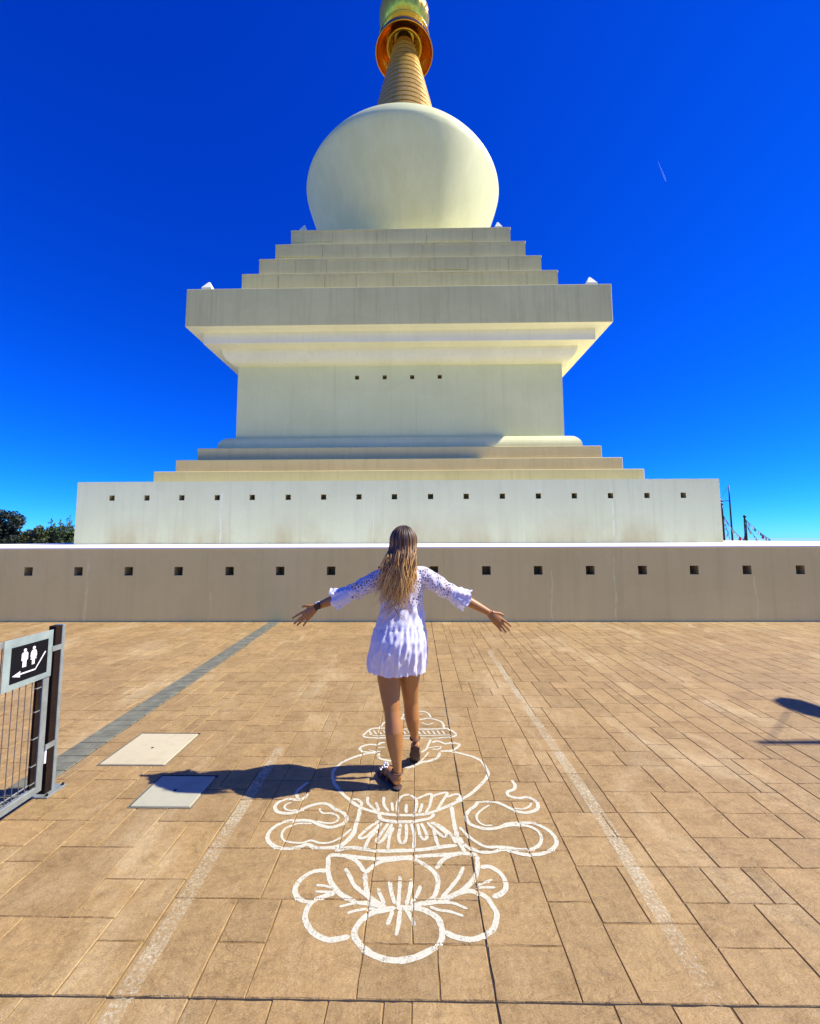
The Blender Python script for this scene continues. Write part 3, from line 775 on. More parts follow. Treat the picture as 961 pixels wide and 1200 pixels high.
# little pointed corner stones
def corner_stone(x, y, z, s, h):
    mb = MB()
    mb.add([(-s, -s, -0.02), (s, -s, -0.02), (s, s, -0.02), (-s, s, -0.02), (-s, -s, h * .45), (s, -s, h * .45), (s, s, h * .45), (-s, s, h * .45), (-s * .15, 0, h), (s * .15, 0, h)],
           [(3, 2, 1, 0), (0, 1, 5, 4), (1, 2, 6, 5), (2, 3, 7, 6), (3, 0, 4, 7), (4, 5, 9, 8), (6, 7, 8, 9), (5, 6, 9), (7, 4, 8)])
    mb.build('corner_stone', M_CREAM, stupa, loc=(x, y, z), bevel=0.015)
for sx in (-1, 1):
    for sy in (-1, 1):
        corner_stone(sx * 7.22, sy * 7.22, 10.742, 0.20, 0.62)
        corner_stone(sx * 4.42, sy * 4.42, 15.29, 0.17, 0.62)
# dome (vase shape), spire, canopy
DX = -0.03
prof = []
RB, ZC, ZB = 5.373, 20.49, 15.27
for i in range(26):
    t = 1 - i / 25
    prof.append((RB * (1 - 0.37 * t ** 1.12), ZC - (ZC - ZB) * t))
for i in range(1, 26):
    a = math.pi / 2 * i / 25 * 0.985
    prof.append((RB * math.cos(a) ** 1.26, ZC + 3.3 * math.sin(a) ** 1.26))
dome = MB().lathe(prof, 128).build('dome', M_DOME, stupa, True, loc=(DX, 0, 0))
spire = empty('spire', (DX + 0.09, 0, 0)); spire.parent = stupa
def cr(z): return 1.50 - 0.2345 * (z - 27.0)
core = MB().lathe([(cr(23.4) - 0.055, 23.4), (cr(31.2) - 0.055, 31.2)], 48).build('spire_core', M_GAP, spire, True)
z = 23.5
while z < 30.6:
    dzr = 0.375
    a, b = z + 0.042, z + dzr - 0.042
    MB().lathe([(cr(a) - 0.05, a), (cr(a), a + 0.006), (cr(b), b - 0.006), (cr(b) - 0.05, b)], 72).build('ring', M_GOLD_RING, spire)
    z += dzr
canopy = MB()
outer = []; inner = []
for i in range(15):
    t = i / 14
    rr_ = 1.70 * math.sqrt(max(0, 1 - (t * 0.93) ** 2)); outer.append((rr_, 30.22 + 1.25 * t ** 1.2 * 0.93))
for i in range(15):
    t = 1 - i / 14
    rr_ = 1.64 * math.sqrt(max(0, 1 - (t * 0.93) ** 2)); inner.append((rr_, 30.20 + 1.05 * t ** 1.2 * 0.93))
canopy.lathe([inner[0]] + inner[1:] + [(1.68, 30.17), (1.715, 30.19)] + outer, 96, cap=False)
canopy.build('canopy', M_GOLD, stupa, True, loc=(DX + 0.09, 0, 0))
ball = []
for i in range(25):
    a = -math.pi / 2 * 0.72 + (math.pi / 2 * 1.72) * i / 24
    ball.append((max(0.02, 1.47 * math.cos(a)), 32.55 + 1.5 * math.sin(a)))
fin = MB(); nb = 64
nb = 160
fin.lathe([(0.9, 31.2), (1.0, 31.35)] + ball, nb)
fin.v = [(x * (1 + .022 * abs(math.cos(10 * math.atan2(y, x)))), y * (1 + .022 * abs(math.cos(10 * math.atan2(y, x)))), z_) for (x, y, z_) in fin.v]
fin.build('finial_ball', M_GOLD_PALE, stupa, True, loc=(DX + 0.09, 0, 0))
MB().lathe([(0.32, 33.9), (0.5, 34.15), (0.36, 34.5), (0.15, 34.9), (0.03, 35.5)], 32).build('finial_tip', M_GOLD_PALE, stupa, True, loc=(DX + 0.09, 0, 0))

MB().lathe([(0.80, 30.86), (0.98, 30.72), (1.05, 30.60), (1.02, 30.55), (0.93, 30.62), (0.76, 30.80)], 64, cap=False).build('canopy_collar', M_GOLD_PALE, stupa, True, loc=(DX + 0.09, 0, 0))
MB().lathe([(1.50, 31.02), (1.53, 31.06), (1.50, 31.12), (1.40, 31.14)], 64, cap=False).build('finial_band', M_GOLD_PALE, stupa, True, loc=(DX + 0.09, 0, 0))


# ================================================================== GATE WITH SIGN
M_GALV = plain('galvanised_steel', (0.27, 0.30, 0.27), 0.5, 0.3, 0.18, 14, 0.15)
M_BROWN = plain('dark_brown_steel', (0.018, 0.010, 0.006), 0.7, 0.0, 0.3, 10)
M_SIGN = plain('sign_black', (0.006, 0.006, 0.007), 0.75, 0, 0.1, 10)
for mm_ in (M_SIGN, M_BROWN): mm_.node_tree.nodes['Principled BSDF'].inputs['Specular IOR Level'].default_value = 0.12
M_SIGNW = plain('sign_white', (0.82, 0.82, 0.82), 0.5, 0, 0.04, 10)
M_BAR = plain('bar_steel', (0.16, 0.14, 0.12), 0.5, 0.4, 0.25, 12)
GX, GY = -2.349, 2.415
gate = empty('gate', (GX, GY, 0))
tag(gate, 'low galvanised mesh gate leaf hung on a brown steel post', 'gate')
G0, G1 = -1.05, 0.24          # leaf from G0 to G1 along +y
MB().cham(-.016, .016, G1 - 0.042, G1, 0.05, 0.735, 0.003).build('stile', M_GALV, gate)
MB().cham(-.016, .016, G0, G0 + 0.042, 0.05, 1.02, 0.003).build('stile', M_GALV, gate)
MB().cham(-.0155, .0155, G0 + 0.042, G1 + 0.0, 0.05, 0.088, 0.003).build('bottom_rail', M_GALV, gate, loc=(0, 0, -0.002))
MB().cham(-.0155, .0155, G0 + 0.042, -0.075, 0.985, 1.018, 0.003).build('top_rail', M_GALV, gate)
bar = None
yb = G1 - 0.095
while yb > G0 + 0.06:
    if bar is None: bar = MB().tube([(0, 0, 0.08), (0, 0, 0.99)], 0.0025, 6).build('bar', M_BAR, gate); bb = bar
    else: bb = bar.copy(); link(bb, gate)
    bb.location = (-0.004, yb, 0)
    yb -= 0.041
for zc_ in (0.115, 0.22, 0.38, 0.54, 0.68):
    MB().box(-.010, .006, G1 - 0.075, G1 - 0.04, zc_ - .003, zc_ + .003).build('clip', M_GALV, gate)
MB().box(-.012, .004, G1 - 0.072, G1 - 0.046, 0.09, 0.732).build('edge_plate', M_BROWN, gate)
MB().tube([(-0.008, G0 + 0.05, 0.112), (-0.008, G1 - 0.05, 0.112)], 0.004, 6).build('mesh_rod', M_GALV, gate)
# post: open channel with brown inside, galvanised flange, foot plate
P0, P1 = 0.262, 0.328
MB().cham(-.030, .018, P0, P1 - 0.024, 0.008, 1.038, 0.002).build('post_channel', M_BROWN, gate)
MB().cham(-.034, .026, P1 - 0.024, P1, 0.008, 1.040, 0.003).build('post_flange', M_GALV, gate)
MB().cham(-.075, .06, P0 - 0.03, P1 + 0.05, 0.002, 0.010, 0.002).build('foot_plate', M_GALV, gate)
for (bx, by) in ((-.06, P0 - .015), (.045, P0 - .015), (.045, P1 + .035), (-.06, P1 + .035)):
    MB().tube([(bx, by, 0.009), (bx, by, 0.022)], 0.007, 6).build('bolt', M_BROWN, gate)
for hz in (0.9, 0.30):
    MB().box(0.0185, 0.026, G1 - 0.004, P1 - 0.02, hz - .016, hz + .016).build('hinge', M_GALV, gate)
MB().tube([(0.012, 0.251, 0.20), (0.012, 0.251, 0.30)], 0.007, 8).build('hinge_pin', M_SIGNW, gate)
# the sign plate on the leaf
sg = empty('toilet_sign', (GX + 0.0165, GY, 0)); tag(sg, 'black toilet sign with two white figures and bent arrow, on grey plate', 'sign')
MB().cham(0.0, 0.006, -0.075, 0.24, 0.735, 1.022, 0.001).build('back_plate', plain('sign_plate', (0.33, 0.41, 0.37), 0.42, 0.25, 0.2, 9), sg)
MB().box(0.0062, 0.0082, -0.031, 0.205, 0.770, 0.974).build('panel', M_SIGN, sg)
def flat(name, polys, x=0.0094):
    mb = MB()
    for poly in polys:
        n = len(poly)
        mb.add([(x - 0.001, a, b) for a, b in poly] + [(x, a, b) for a, b in poly],
               [tuple(range(n, 2 * n))] + [(i, (i + 1) % n, n + (i + 1) % n, n + i) for i in range(n)])
    mb.build(name, M_SIGNW, sg)
def circ(cy, cz, r, n=14): return [(cy + r * math.cos(2 * math.pi * i / n), cz + r * math.sin(2 * math.pi * i / n)) for i in range(n)]
def fig(c, woman):
    if woman:
        body = [(c - .019, .917), (c - .012, .931), (c + .012, .931), (c + .019, .917), (c + .021, .893), (c + .016, .890), (c + .019, .876), (c + .009, .876), (c + .009, .846), (c - .009, .846), (c - .009, .876), (c - .019, .876), (c - .016, .890), (c - .021, .893)]
    else:
        body = [(c - .020, .922), (c - .014, .931), (c + .014, .931), (c + .020, .922), (c + .020, .886), (c + .012, .884), (c + .012, .846), (c - .012, .846), (c - .012, .884), (c - .020, .886)]
    return [body, circ(c, .943, .0095)]
flat('figure', fig(0.051, False)); flat('figure', fig(0.108, True))
flat('arrow', [[(0.124, 0.8075), (0.131, 0.8155), (0.191, 0.899), (0.184, 0.903), (0.126, 0.8190)], [(0.026, 0.8075), (0.128, 0.8075), (0.126, 0.8155), (0.026, 0.8155)], [(-0.020, 0.811), (0.029, 0.794), (0.029, 0.829)]])

# ================================================================== LAMP POSTS, FLAG POLES
M_DARK = plain('dark_lamp_steel', (0.02, 0.02, 0.024), 0.45, 0.3, 0.2, 8)
M_LENS = plain('lamp_lens', (0.5, 0.5, 0.48), 0.3, 0, 0.05, 8)
def lamp_post(name, loc, rz, lab, group):
    e = empty(name, loc, rz); tag(e, lab, 'lamp post', group)
    MB().tube([(0, 0, 0), (0, 0, 0.5), (0, 0, 4.0), (0, 0, 5.12)], [0.075, 0.06, 0.045, 0.028], 12).build('pole', M_DARK, e, True)
    MB().cham(-.15, .15, -.15, .15, 0, .02, .005).build('foot', M_DARK, e)
    MB().tube([(0, 0, 4.05), (0.36, 0, 4.05)], 0.022, 8).build('arm', M_DARK, e, True)
    MB().tube([(0, 0, 5.05), (0.72, 0, 4.11)], 0.007, 5).build('stay', M_DARK, e)
    h = MB().tube([(0.30, 0, 4.05), (0.40, 0, 4.05), (0.52, 0, 4.06), (0.70, 0, 4.06), (0.84, 0, 4.05), (0.90, 0, 4.04)], [0.03, 0.07, 0.15, 0.17, 0.13, 0.03], 16, ((0, 0, 1), 0.42)).build('lamp_head', M_DARK, e, True)
    MB().tube([(0.46, 0, 3.998), (0.60, 0, 3.985), (0.80, 0, 4.005)], [0.05, 0.11, 0.05], 12, ((0, 0, 1), 0.15)).build('lens', M_LENS, h, True)
    return e
lamp_post('lamp_post', (21.2, 28.0, -0.05), R(180), 'dark lamp post behind the stupa, lamp head turned towards it', None)
lamp_post('lamp_post', (7.60, 3.46, -0.004), R(95), 'dark lamp post standing at the edge of the sunny square', None)
def at(px, py, Y):
    d = c_right * ((px - 480.5) / 481) - c_up * ((py - 588) / 481) + c_fwd
    return EYE + d * (Y / d.y)
cols = [(0.75, 0.78, 0.80), (0.10, 0.45, 0.50), (0.50, 0.08, 0.12), (0.78, 0.80, 0.76), (0.10, 0.40, 0.42), (0.74, 0.78, 0.72)]
MF = [plain('flag_cloth_%d' % i, c, 0.8, 0, 0.1, 20) for i, c in enumerate(cols)]
pole_a = Vector((19.6, 26.6, 0)); ha = 3.62
pole_b = Vector((20.85, 26.4, 0)); hb = 2.82
for p, h, lab in ((pole_a, ha, 'dark flag pole standing close to the stupa side'), (pole_b, hb, 'short dark flag pole with bunting spread both ways')):
    e = empty('flag_pole', p); tag(e, lab, 'flag pole')
    MB().tube([(0, 0, -.05), (0, 0, h * .9), (0, 0, h)], [.09, .07, .05], 10).build('pole', M_DARK, e, True)
    MB().ellipsoid((0, 0, h + .04), (.09, .09, .10), 10, 6).build('pole_cap', M_DARK, e, True)
def bunting(a, b, sag, n, lab, seed):
    rr = random.Random(seed); a = Vector(a); b = Vector(b)
    e = empty('bunting', a); tag(e, lab, 'bunting', 'strings of prayer flags')
    def pt(t): return (b - a) * t + Vector((0, 0, -sag * 4 * t * (1 - t)))
    MB().tube([pt(i / 14) for i in range(15)], 0.012, 4).build('string', M_DARK, e)
    for i in range(n):
        t0, t1 = (i + .12) / n, (i + .85) / n
        p, q = pt(t0), pt(t1); dr = Vector((rr.uniform(-.05, .05), rr.uniform(-.10, .10), -rr.uniform(.16, .24)))
        vs = []
        for j in range(4):
            s = j / 3; top = p.lerp(q, s); sway = Vector((0, 0.03 * math.sin(j * 2 + i), 0))
            vs += [top, top + dr * .5 + sway, top + dr - sway]
        f = [(3 * j + k, 3 * j + k + 1, 3 * j + k + 4, 3 * j + k + 3) for j in range(3) for k in range(2)]
        o = mesh_obj('flag', vs, f, MF[rr.randrange(len(MF))], e)
        o.modifiers.new('thick', 'SOLIDIFY').thickness = 0.006
bunting((19.6, 26.6, 3.3), (20.75, 27.6, 1.4), 0.15, 9, 'string of small flags sloping from the flag pole close to the stupa', 1)
bunting((19.6, 26.6, 3.1), (20.5, 25.8, 1.3), 0.35, 8, 'lower string of small flags slung under another by the stupa side', 2)
bunting((20.85, 26.4, 2.72), (22.55, 26.6, 1.38), 0.10, 9, 'string of small flags running from the short pole, away from stupa', 3)
bunting((20.85, 26.4, 2.7), (20.4, 26.0, 1.2), 0.05, 5, 'string of small flags from the short pole down towards the stupa', 4)
bunting((20.85, 26.4, 2.5), (21.35, 26.0, 1.2), 0.05, 6, 'steep string of small flags hanging from the short pole', 5)

# ================================================================== TREES
def leaf_mat(name, a, b):
    k = NT(name); p = k.pos(); f = k.noise(p, 1.4, 3)
    k.base(k.mix(k.ramp(f, [(0.35, 0.0), (0.65, 1.0)]), a, b)); k.rough(0.6)
    return k.m
ML_DARK = leaf_mat('dark_leaf', (0.010, 0.020, 0.014), (0.025, 0.040, 0.018))
ML_PINE = leaf_mat('pine_leaf', (0.035, 0.065, 0.014), (0.085, 0.115, 0.024))
ML_BUSH = leaf_mat('bush_leaf', (0.030, 0.050, 0.012), (0.075, 0.085, 0.024))
M_BARK = plain('bark', (0.06, 0.045, 0.03), 0.9, 0, 0.3, 6)
def leaves(blobs, n, size, mat, parent, seed):
    g = np.random.default_rng(seed)
    vol = np.array([b[3] * b[4] * b[5] for b in blobs]); vol = vol / vol.sum()
    idx = g.choice(len(blobs), n, p=vol)
    B = np.array(blobs)[idx]
    d = g.normal(size=(n, 3)); d /= np.linalg.norm(d, axis=1)[:, None]
    P = B[:, :3] + d * (g.random(n) ** 0.4)[:, None] * B[:, 3:]
    u = g.normal(size=(n, 3)); u /= np.linalg.norm(u, axis=1)[:, None]
    w = np.cross(u, g.normal(size=(n, 3))); w /= np.linalg.norm(w, axis=1)[:, None]
    s = (size * g.uniform(.6, 1.4, n))[:, None]
    V = np.stack([P - u * s, P + w * s * .5, P + u * s, P - w * s * .5], 1).reshape(-1, 3)
    me = bpy.data.meshes.new('crown'); me.from_pydata(V.tolist(), [], [(4 * i, 4 * i + 1, 4 * i + 2, 4 * i + 3) for i in range(n)])
    me.materials.append(mat); me.update()
    return link(bpy.data.objects.new('crown', me), parent)
def broad_tree(loc, h, r, n, mat, lab, seed, cat='tree', name='broadleaf_tree', group=None):
    rr = random.Random(seed); e = empty(name, loc); tag(e, lab, cat, group)
    tb = MB(); tb.tube([(0, 0, -.1), (.05, 0, h * .3), (.1, .05, h * .6), (.05, 0, h * .8)], [.2 * h / 6, .15 * h / 6, .1 * h / 6, .03], 8)
    bl = []
    for i in range(20):
        a = rr.uniform(0, 6.28); q = rr.uniform(.2, .78) * r; zz = rr.uniform(.26, .86) * h; s = rr.uniform(.28, .48) * r * (1.25 - zz / h * .6)
        bl.append((q * math.cos(a), q * math.sin(a), zz, s, s, s * .85))
        tb.tube([(.05, 0, h * .35), (q * .5 * math.cos(a), q * .5 * math.sin(a), (zz + h * .35) / 2), bl[-1][:3]], [.06, .04, .015], 5)
    bl.append((0, 0, h * .86, r * .35, r * .35, h * .14)); bl.append((0, 0, h * .5, r * .7, r * .7, h * .25))
    tb.build('trunk', M_BARK, e, True); leaves(bl, n, .16, mat, e, seed)
def pine(loc, h, r, n, lab, seed, group):
    rr = random.Random(seed); e = empty('conifer_tree', loc); tag(e, lab, 'tree', group)
    tb = MB().tube([(0, 0, -.1), (0, 0, h * .5), (.03, 0, h * .97)], [.14, .09, .015], 8)
    bl = []
    for lv in range(9):
        t = lv / 8; zz = h * (.2 + .74 * t); rad = r * (1 - t) ** .8 + .10
        for q in range(6 if t < .7 else 3):
            a = rr.uniform(0, 6.28); d = rad * rr.uniform(.35, .8)
            bl.append((d * math.cos(a), d * math.sin(a), zz + rr.uniform(-.15, .15) * h * .2, rad * .42, rad * .42, .20 * h * (.6 - .35 * t)))
            tb.tube([(0, 0, zz - .1), (d * math.cos(a), d * math.sin(a), zz)], [.03, .01], 4)
    bl.append((0, 0, h * .95, .12, .12, .32))
    tb.build('trunk', M_BARK, e, True); leaves(bl, n, .12, ML_PINE, e, seed)
def gx(px, Y): return at(px, 634, Y).x
broad_tree((gx(1, 50), 50, -.05), 5.3, 2.5, 6500, ML_DARK, 'large dark broadleaf tree, darkest and tallest beyond the plinth', 11)
broad_tree((gx(33, 52), 52, -.05), 2.9, 1.5, 2600, ML_BUSH, 'low dark bush between the dark tree and the conifers', 12, 'bush', 'bush')
broad_tree((gx(45, 49), 49, -.05), 3.3, 1.15, 2600, ML_BUSH, 'low rounded green bush at the foot of the conifers', 13, 'bush', 'bush')
pine((gx(58.5, 50), 50, -.05), 4.35, 1.35, 3200, 'green conifer beside the low rounded bush', 21, 'conifers beyond the plinth')
pine((gx(69, 53), 53, -.05), 4.4, 1.35, 3200, 'green conifer set back between its two neighbours', 22, 'conifers beyond the plinth')
pine((gx(80, 50), 50, -.05), 4.65, 1.5, 3600, 'tallest green conifer, closest to the stupa wall', 23, 'conifers beyond the plinth')

# ================================================================== CONTRAIL
kc = NT('contrail_vapour'); kc.base((0.9, 0.93, 1.0)); kc.rough(1.0)
kc.alpha_mask(kc.math('MULTIPLY', kc.ramp(kc.noise(kc.pos(), 0.01, 3), [(0.3, 0.25), (0.7, 0.6)]), 0.4))
pts = [at(771 + 9.5 * t, 189 + 23 * t, 7000 - 600 * t) for t in (0, .2, .4, .6, .8, 1)]
org = pts[0].copy()
ct = MB().tube([p - org for p in pts], [1, 3, 5, 7, 9, 5], 8).build('contrail', kc.m, None, True, loc=org)
tag(ct, 'short thin white contrail high in the blue sky', 'contrail')


# ================================================================== PERSON
PB = Vector((-0.10, 2.86, 0))
person = empty('person', PB)
tag(person, 'person in short white lace tunic, long fair-tipped hair, arms spread, walking away', 'person')
ks = NT('tanned_skin'); fs_ = ks.noise(ks.pos(), 18, 4)
ks.base(ks.mix(fs_, (0.34, 0.145, 0.036), (0.45, 0.20, 0.056))); ks.rough(0.42)
ks.b.inputs['Subsurface Weight'].default_value = 0.08
ks.b.inputs['Subsurface Radius'].default_value = (0.02, 0.008, 0.004)
M_SKIN = ks.m
def pchild(mb, name, mat, smooth=True, parent=None):
    o = mb.build(name, mat, parent or person, smooth)
    if parent is None: o.location = -PB
    return o

b = MB()
b.ellrings([(-.118, 2.885, .78, .085, .07), (-.118, 2.885, .83, .135, .105), (-.116, 2.885, .89, .158, .118), (-.115, 2.885, .95, .160, .118), (-.110, 2.885, 1.03, .138, .102),
            (-.104, 2.887, 1.12, .116, .088), (-.100, 2.885, 1.20, .124, .094), (-.097, 2.882, 1.28, .140, .098), (-.096, 2.880, 1.335, .146, .086), (-.096, 2.880, 1.375, .112, .068), (-.096, 2.882, 1.40, .066, .056)], 36)
b.tube([(-.096, 2.882, 1.36), (-.095, 2.886, 1.42), (-.093, 2.895, 1.50)], [.060, .051, .050], 20)
b.ellipsoid((-.092, 2.893, 1.572), (.072, .090, .098), 28, 18)
b.ellipsoid((-.092, 2.915, 1.515), (.055, .065, .062), 24, 14)           # jaw
b.tube([(-.092, 2.975, 1.572), (-.092, 2.995, 1.548), (-.092, 2.985, 1.535)], [.009, .014, .010], 10)   # nose
for s in (-1, 1):
    b.ellipsoid((-.092 + s * .074, 2.893, 1.55), (.010, .020, .030), 12, 8)  # ears
ARM_L = [(-.215, 2.880, 1.345), (-.30, 2.877, 1.305), (-.39, 2.874, 1.258), (-.475, 2.876, 1.213), (-.545, 2.887, 1.186), (-.63, 2.902, 1.150), (-.700, 2.912, 1.122)]
ARM_R = [(.030, 2.880, 1.350), (.115, 2.877, 1.300), (.19, 2.874, 1.253), (.262, 2.876, 1.209), (.335, 2.884, 1.172), (.42, 2.891, 1.126), (.497, 2.897, 1.083)]
AR = [.054, .047, .042, .036, .037, .030, .0225]
b.tube(ARM_L, AR, 18); b.tube(ARM_R, AR, 18)
def hand(w, tips, thumb, curl):
    w = Vector(w)
    cen = sum((Vector((t[0], 0, t[1])) for t in tips), Vector()) / 4
    dirp = cen.normalized(); side = Vector((dirp.z, 0, -dirp.x))
    b.tube([w - dirp * .012, w + dirp * .03, w + dirp * .065, w + dirp * .092], [.021, .031, .036, .031], 16, ((0, 1, 0), .42))
    order_ = sorted(range(4), key=lambda i: Vector((tips[i][0], 0, tips[i][1])).dot(side))
    for rank, i in enumerate(order_):
        off = (-.027, -.009, .009, .026)[rank]
        k = w + dirp * (.086 if rank in (1, 2) else .079) + side * off
        tip = w + Vector((tips[i][0], curl * .5, tips[i][1]))
        mid = k.lerp(tip, .45) + Vector((0, -.006 + curl * .1, .004))
        m2 = k.lerp(tip, .75) + Vector((0, curl * .1, .002))
        b.tube([k - dirp * .02, k, mid, m2, tip], [.0095, .0092, .0084, .0076, .0062], 10)
    tt = w + Vector((thumb[0], .012, thumb[1]))
    sgn = 1 if (tt - w).dot(side) > 0 else -1
    kb = w + dirp * .022 + side * sgn * .019
    b.tube([kb - dirp * .012, kb, kb.lerp(tt, .55) + side * sgn * .008, tt], [.013, .013, .0105, .0075], 10)
hand(ARM_L[-1], [(-.176, -.086), (-.163, -.124), (-.142, -.135), (-.098, -.138)], (-.108, -.004), .03)
hand(ARM_R[-1], [(.158, -.100), (.148, -.130), (.120, -.140), (.086, -.132)], (.108, -.024), .03)
# legs: hip, thigh, knee, calf, ankle
LEG_L = [(-.185, 2.89, .86), (-.190, 2.888, .76), (-.190, 2.875, .65), (-.180, 2.850, .54), (-.168, 2.828, .455), (-.160, 2.812, .40), (-.153, 2.800, .34), (-.147, 2.796, .26), (-.138, 2.792, .18), (-.131, 2.790, .115), (-.130, 2.790, .06)]
RL = [.086, .089, .081, .065, .053, .053, .060, .053, .037, .0265, .029]
LEG_R = [(-.050, 2.89, .86), (-.050, 2.905, .76), (-.053, 2.935, .65), (-.050, 2.970, .54), (-.046, 2.997, .455), (-.042, 3.000, .40), (-.036, 3.000, .34), (-.030, 3.008, .28), (-.023, 3.018, .225), (-.018, 3.020, .185)]
RR = [.086, .084, .074, .061, .053, .051, .051, .043, .030, .028]
b.tube(LEG_L, RL, 20); b.tube(LEG_R, RR, 20)
b.ellipsoid((-.158, 2.785, .345), (.047, .036, .072), 14, 10)           # calf muscle
b.ellipsoid((-.036, 2.985, .35), (.034, .028, .07), 14, 10)
b.ellipsoid((-.19, 2.80, .885), (.085, .075, .09), 16, 10); b.ellipsoid((-.045, 2.80, .885), (.085, .075, .09), 16, 10)
b.tube([(-.128, 2.770, .045), (-.145, 2.80, .05), (-.175, 2.85, .058), (-.212, 2.905, .042), (-.232, 2.935, .030)], [.027, .030, .031, .033, .026], 16)
b.tube([(-.013, 3.010, .160), (-.016, 3.040, .125), (-.019, 3.078, .070), (-.021, 3.105, .042)], [.026, .028, .031, .027], 16)
for j in range(5):
    o_ = (j - 2) * .0125
    b.tube([(-.226 + o_ * .85, 2.928 - o_ * .5, .026), (-.245 + o_ * .85, 2.957 - o_ * .5, .021), (-.252 + o_ * .85, 2.970 - o_ * .5 - abs(j - 3) * .004, .017)], [.0105, .0085, .0065], 8)
    b.tube([(-.021 + o_, 3.108, .034), (-.022 + o_, 3.135, .022), (-.022 + o_, 3.152 - abs(j - 1) * .004, .018)], [.0105, .0085, .0065], 8)
raw = b.build('body', M_SKIN, person, True)
rm = raw.modifiers.new('remesh', 'REMESH'); rm.mode = 'VOXEL'; rm.voxel_size = 0.0042; rm.use_smooth_shade = True
sm = raw.modifiers.new('smooth', 'SMOOTH'); sm.factor = 0.5; sm.iterations = 3
dg = bpy.context.evaluated_depsgraph_get()
body_me = bpy.data.meshes.new_from_object(raw.evaluated_get(dg))
raw.modifiers.clear(); raw.data = body_me; raw.location = -PB
body_me.materials.clear(); body_me.materials.append(M_SKIN); body_me.shade_smooth()
# face
M_EYE = plain('eye_white', (0.75, 0.74, 0.72), 0.2, 0, 0.02, 20); M_IRIS = plain('eye_iris', (0.05, 0.03, 0.02), 0.2, 0, 0.1, 20); M_LIP = plain('lips', (0.40, 0.12, 0.09), 0.4, 0, 0.1, 30)
for s in (-1, 1):
    ey = pchild(MB().ellipsoid((-.092 + s * .031, 2.970, 1.577), (.013, .010, .007), 12, 8), 'eye', M_EYE)
    pchild(MB().ellipsoid((-.092 + s * .031, 2.9775, 1.577), (.005, .004, .005), 10, 6), 'iris', M_IRIS, True, ey)
    pchild(MB().tube([(-.092 + s * .016, 2.982, 1.594), (-.092 + s * .031, 2.979, 1.599), (-.092 + s * .046, 2.968, 1.595)], [.002, .003, .0015], 6), 'eyebrow', M_IRIS)
pchild(MB().tube([(-.112, 2.972, 1.508), (-.092, 2.981, 1.509), (-.072, 2.972, 1.508)], [.002, .007, .002], 8), 'mouth', M_LIP)

# ---- tunic
def cloth(name, lace, zcut=None):
    k = NT(name); p = k.pos()
    wv = k.noise(p, 90, 4, 0.6); crush = k.noise(k.mapping(p, (1, 1, .45)), 38, 5, 0.6, 0.6)
    k.base(k.mix(k.ramp(crush, [(0.35, 0), (0.65, 1)]), (0.70, 0.69, 0.80), (0.84, 0.83, 0.90))); k.rough(0.85)
    k.bump(k.math('ADD', k.math('MULTIPLY', crush, 1.0), k.math('MULTIPLY', wv, 0.25)), 0.7, 0.006)
    tl = k.n('BsdfTranslucent'); tl.inputs[0].default_value = (0.6, 0.58, 0.80, 1)
    mx = k.n('MixShader'); mx.inputs[0].default_value = 0.18
    k.l(k.b.outputs[0], mx.inputs[1]); k.l(tl.outputs[0], mx.inputs[2])
    last = mx.outputs[0]
    if lace:
        vo = k.n('TexVoronoi', feature='DISTANCE_TO_EDGE'); vo.inputs['Scale'].default_value = 60.0; k.l(k.mapping(p, (1, 1, .8)), vo.inputs['Vector'])
        hole = k.ramp(vo.outputs['Distance'], [(0.13, 0.0), (0.20, 1.0)])
        big = k.ramp(k.noise(p, 24, 2), [(0.34, 0.0), (0.44, 1.0)])
        f = k.math('MULTIPLY', hole, big)
        if zcut is not None:
            zz = k.n('MapRange'); k.l(k.xyz(p)[2], zz.inputs[0]); zz.inputs[1].default_value = zcut - .02; zz.inputs[2].default_value = zcut + .02
            f = k.math('MULTIPLY', f, zz.outputs[0])
        tr = k.n('BsdfTransparent'); m2 = k.n('MixShader')
        k.l(k.math('MULTIPLY', f, 0.85), m2.inputs[0]); k.l(last, m2.inputs[1]); k.l(tr.outputs[0], m2.inputs[2]); last = m2.outputs[0]
    k.l(last, k.out.inputs['Surface'])
    return k.m
M_TUNIC = cloth('white_cotton_lace_yoke', True, 1.145)
M_SLEEVE = cloth('white_lace', True)
M_CUFF = cloth('white_cotton', False)
ZT = [.708, .75, .80, .86, .92, .965, .985, .995, 1.01, 1.06, 1.13, 1.20, 1.26, 1.31, 1.345, 1.372, 1.392, 1.402]
CXT = [-.139, -.137, -.133, -.127, -.120, -.116, -.114, -.113, -.112, -.107, -.103, -.100, -.098, -.096, -.096, -.096, -.096, -.096]
AT = [.194, .196, .196, .193, .187, .178, .173, .170, .169, .156, .146, .146, .152, .160, .160, .135, .098, .080]
BT = [.160, .170, .182, .190, .184, .164, .154, .148, .140, .116, .100, .110, .112, .108, .098, .086, .074, .068]
CYT = [2.872, 2.872, 2.870, 2.868, 2.868, 2.872, 2.874, 2.875, 2.876, 2.880, 2.882, 2.880, 2.878, 2.878, 2.878, 2.879, 2.881, 2.883]
NT_, ROWS = 180, 100
zs = np.linspace(ZT[0], ZT[-1], ROWS); th = np.linspace(0, 2 * np.pi, NT_, endpoint=False)
A_ = np.interp(zs, ZT, AT)[:, None]; B_ = np.interp(zs, ZT, BT)[:, None]; CX_ = np.interp(zs, ZT, CXT)[:, None]; CY_ = np.interp(zs, ZT, CYT)[:, None]
Z2 = zs[:, None]; TH = th[None, :]
below = np.clip((.995 - Z2) / .285, 0, 1)
above = np.clip((Z2 - .995) / .10, 0, 1) * np.clip((1.30 - Z2) / .12, 0, 1)
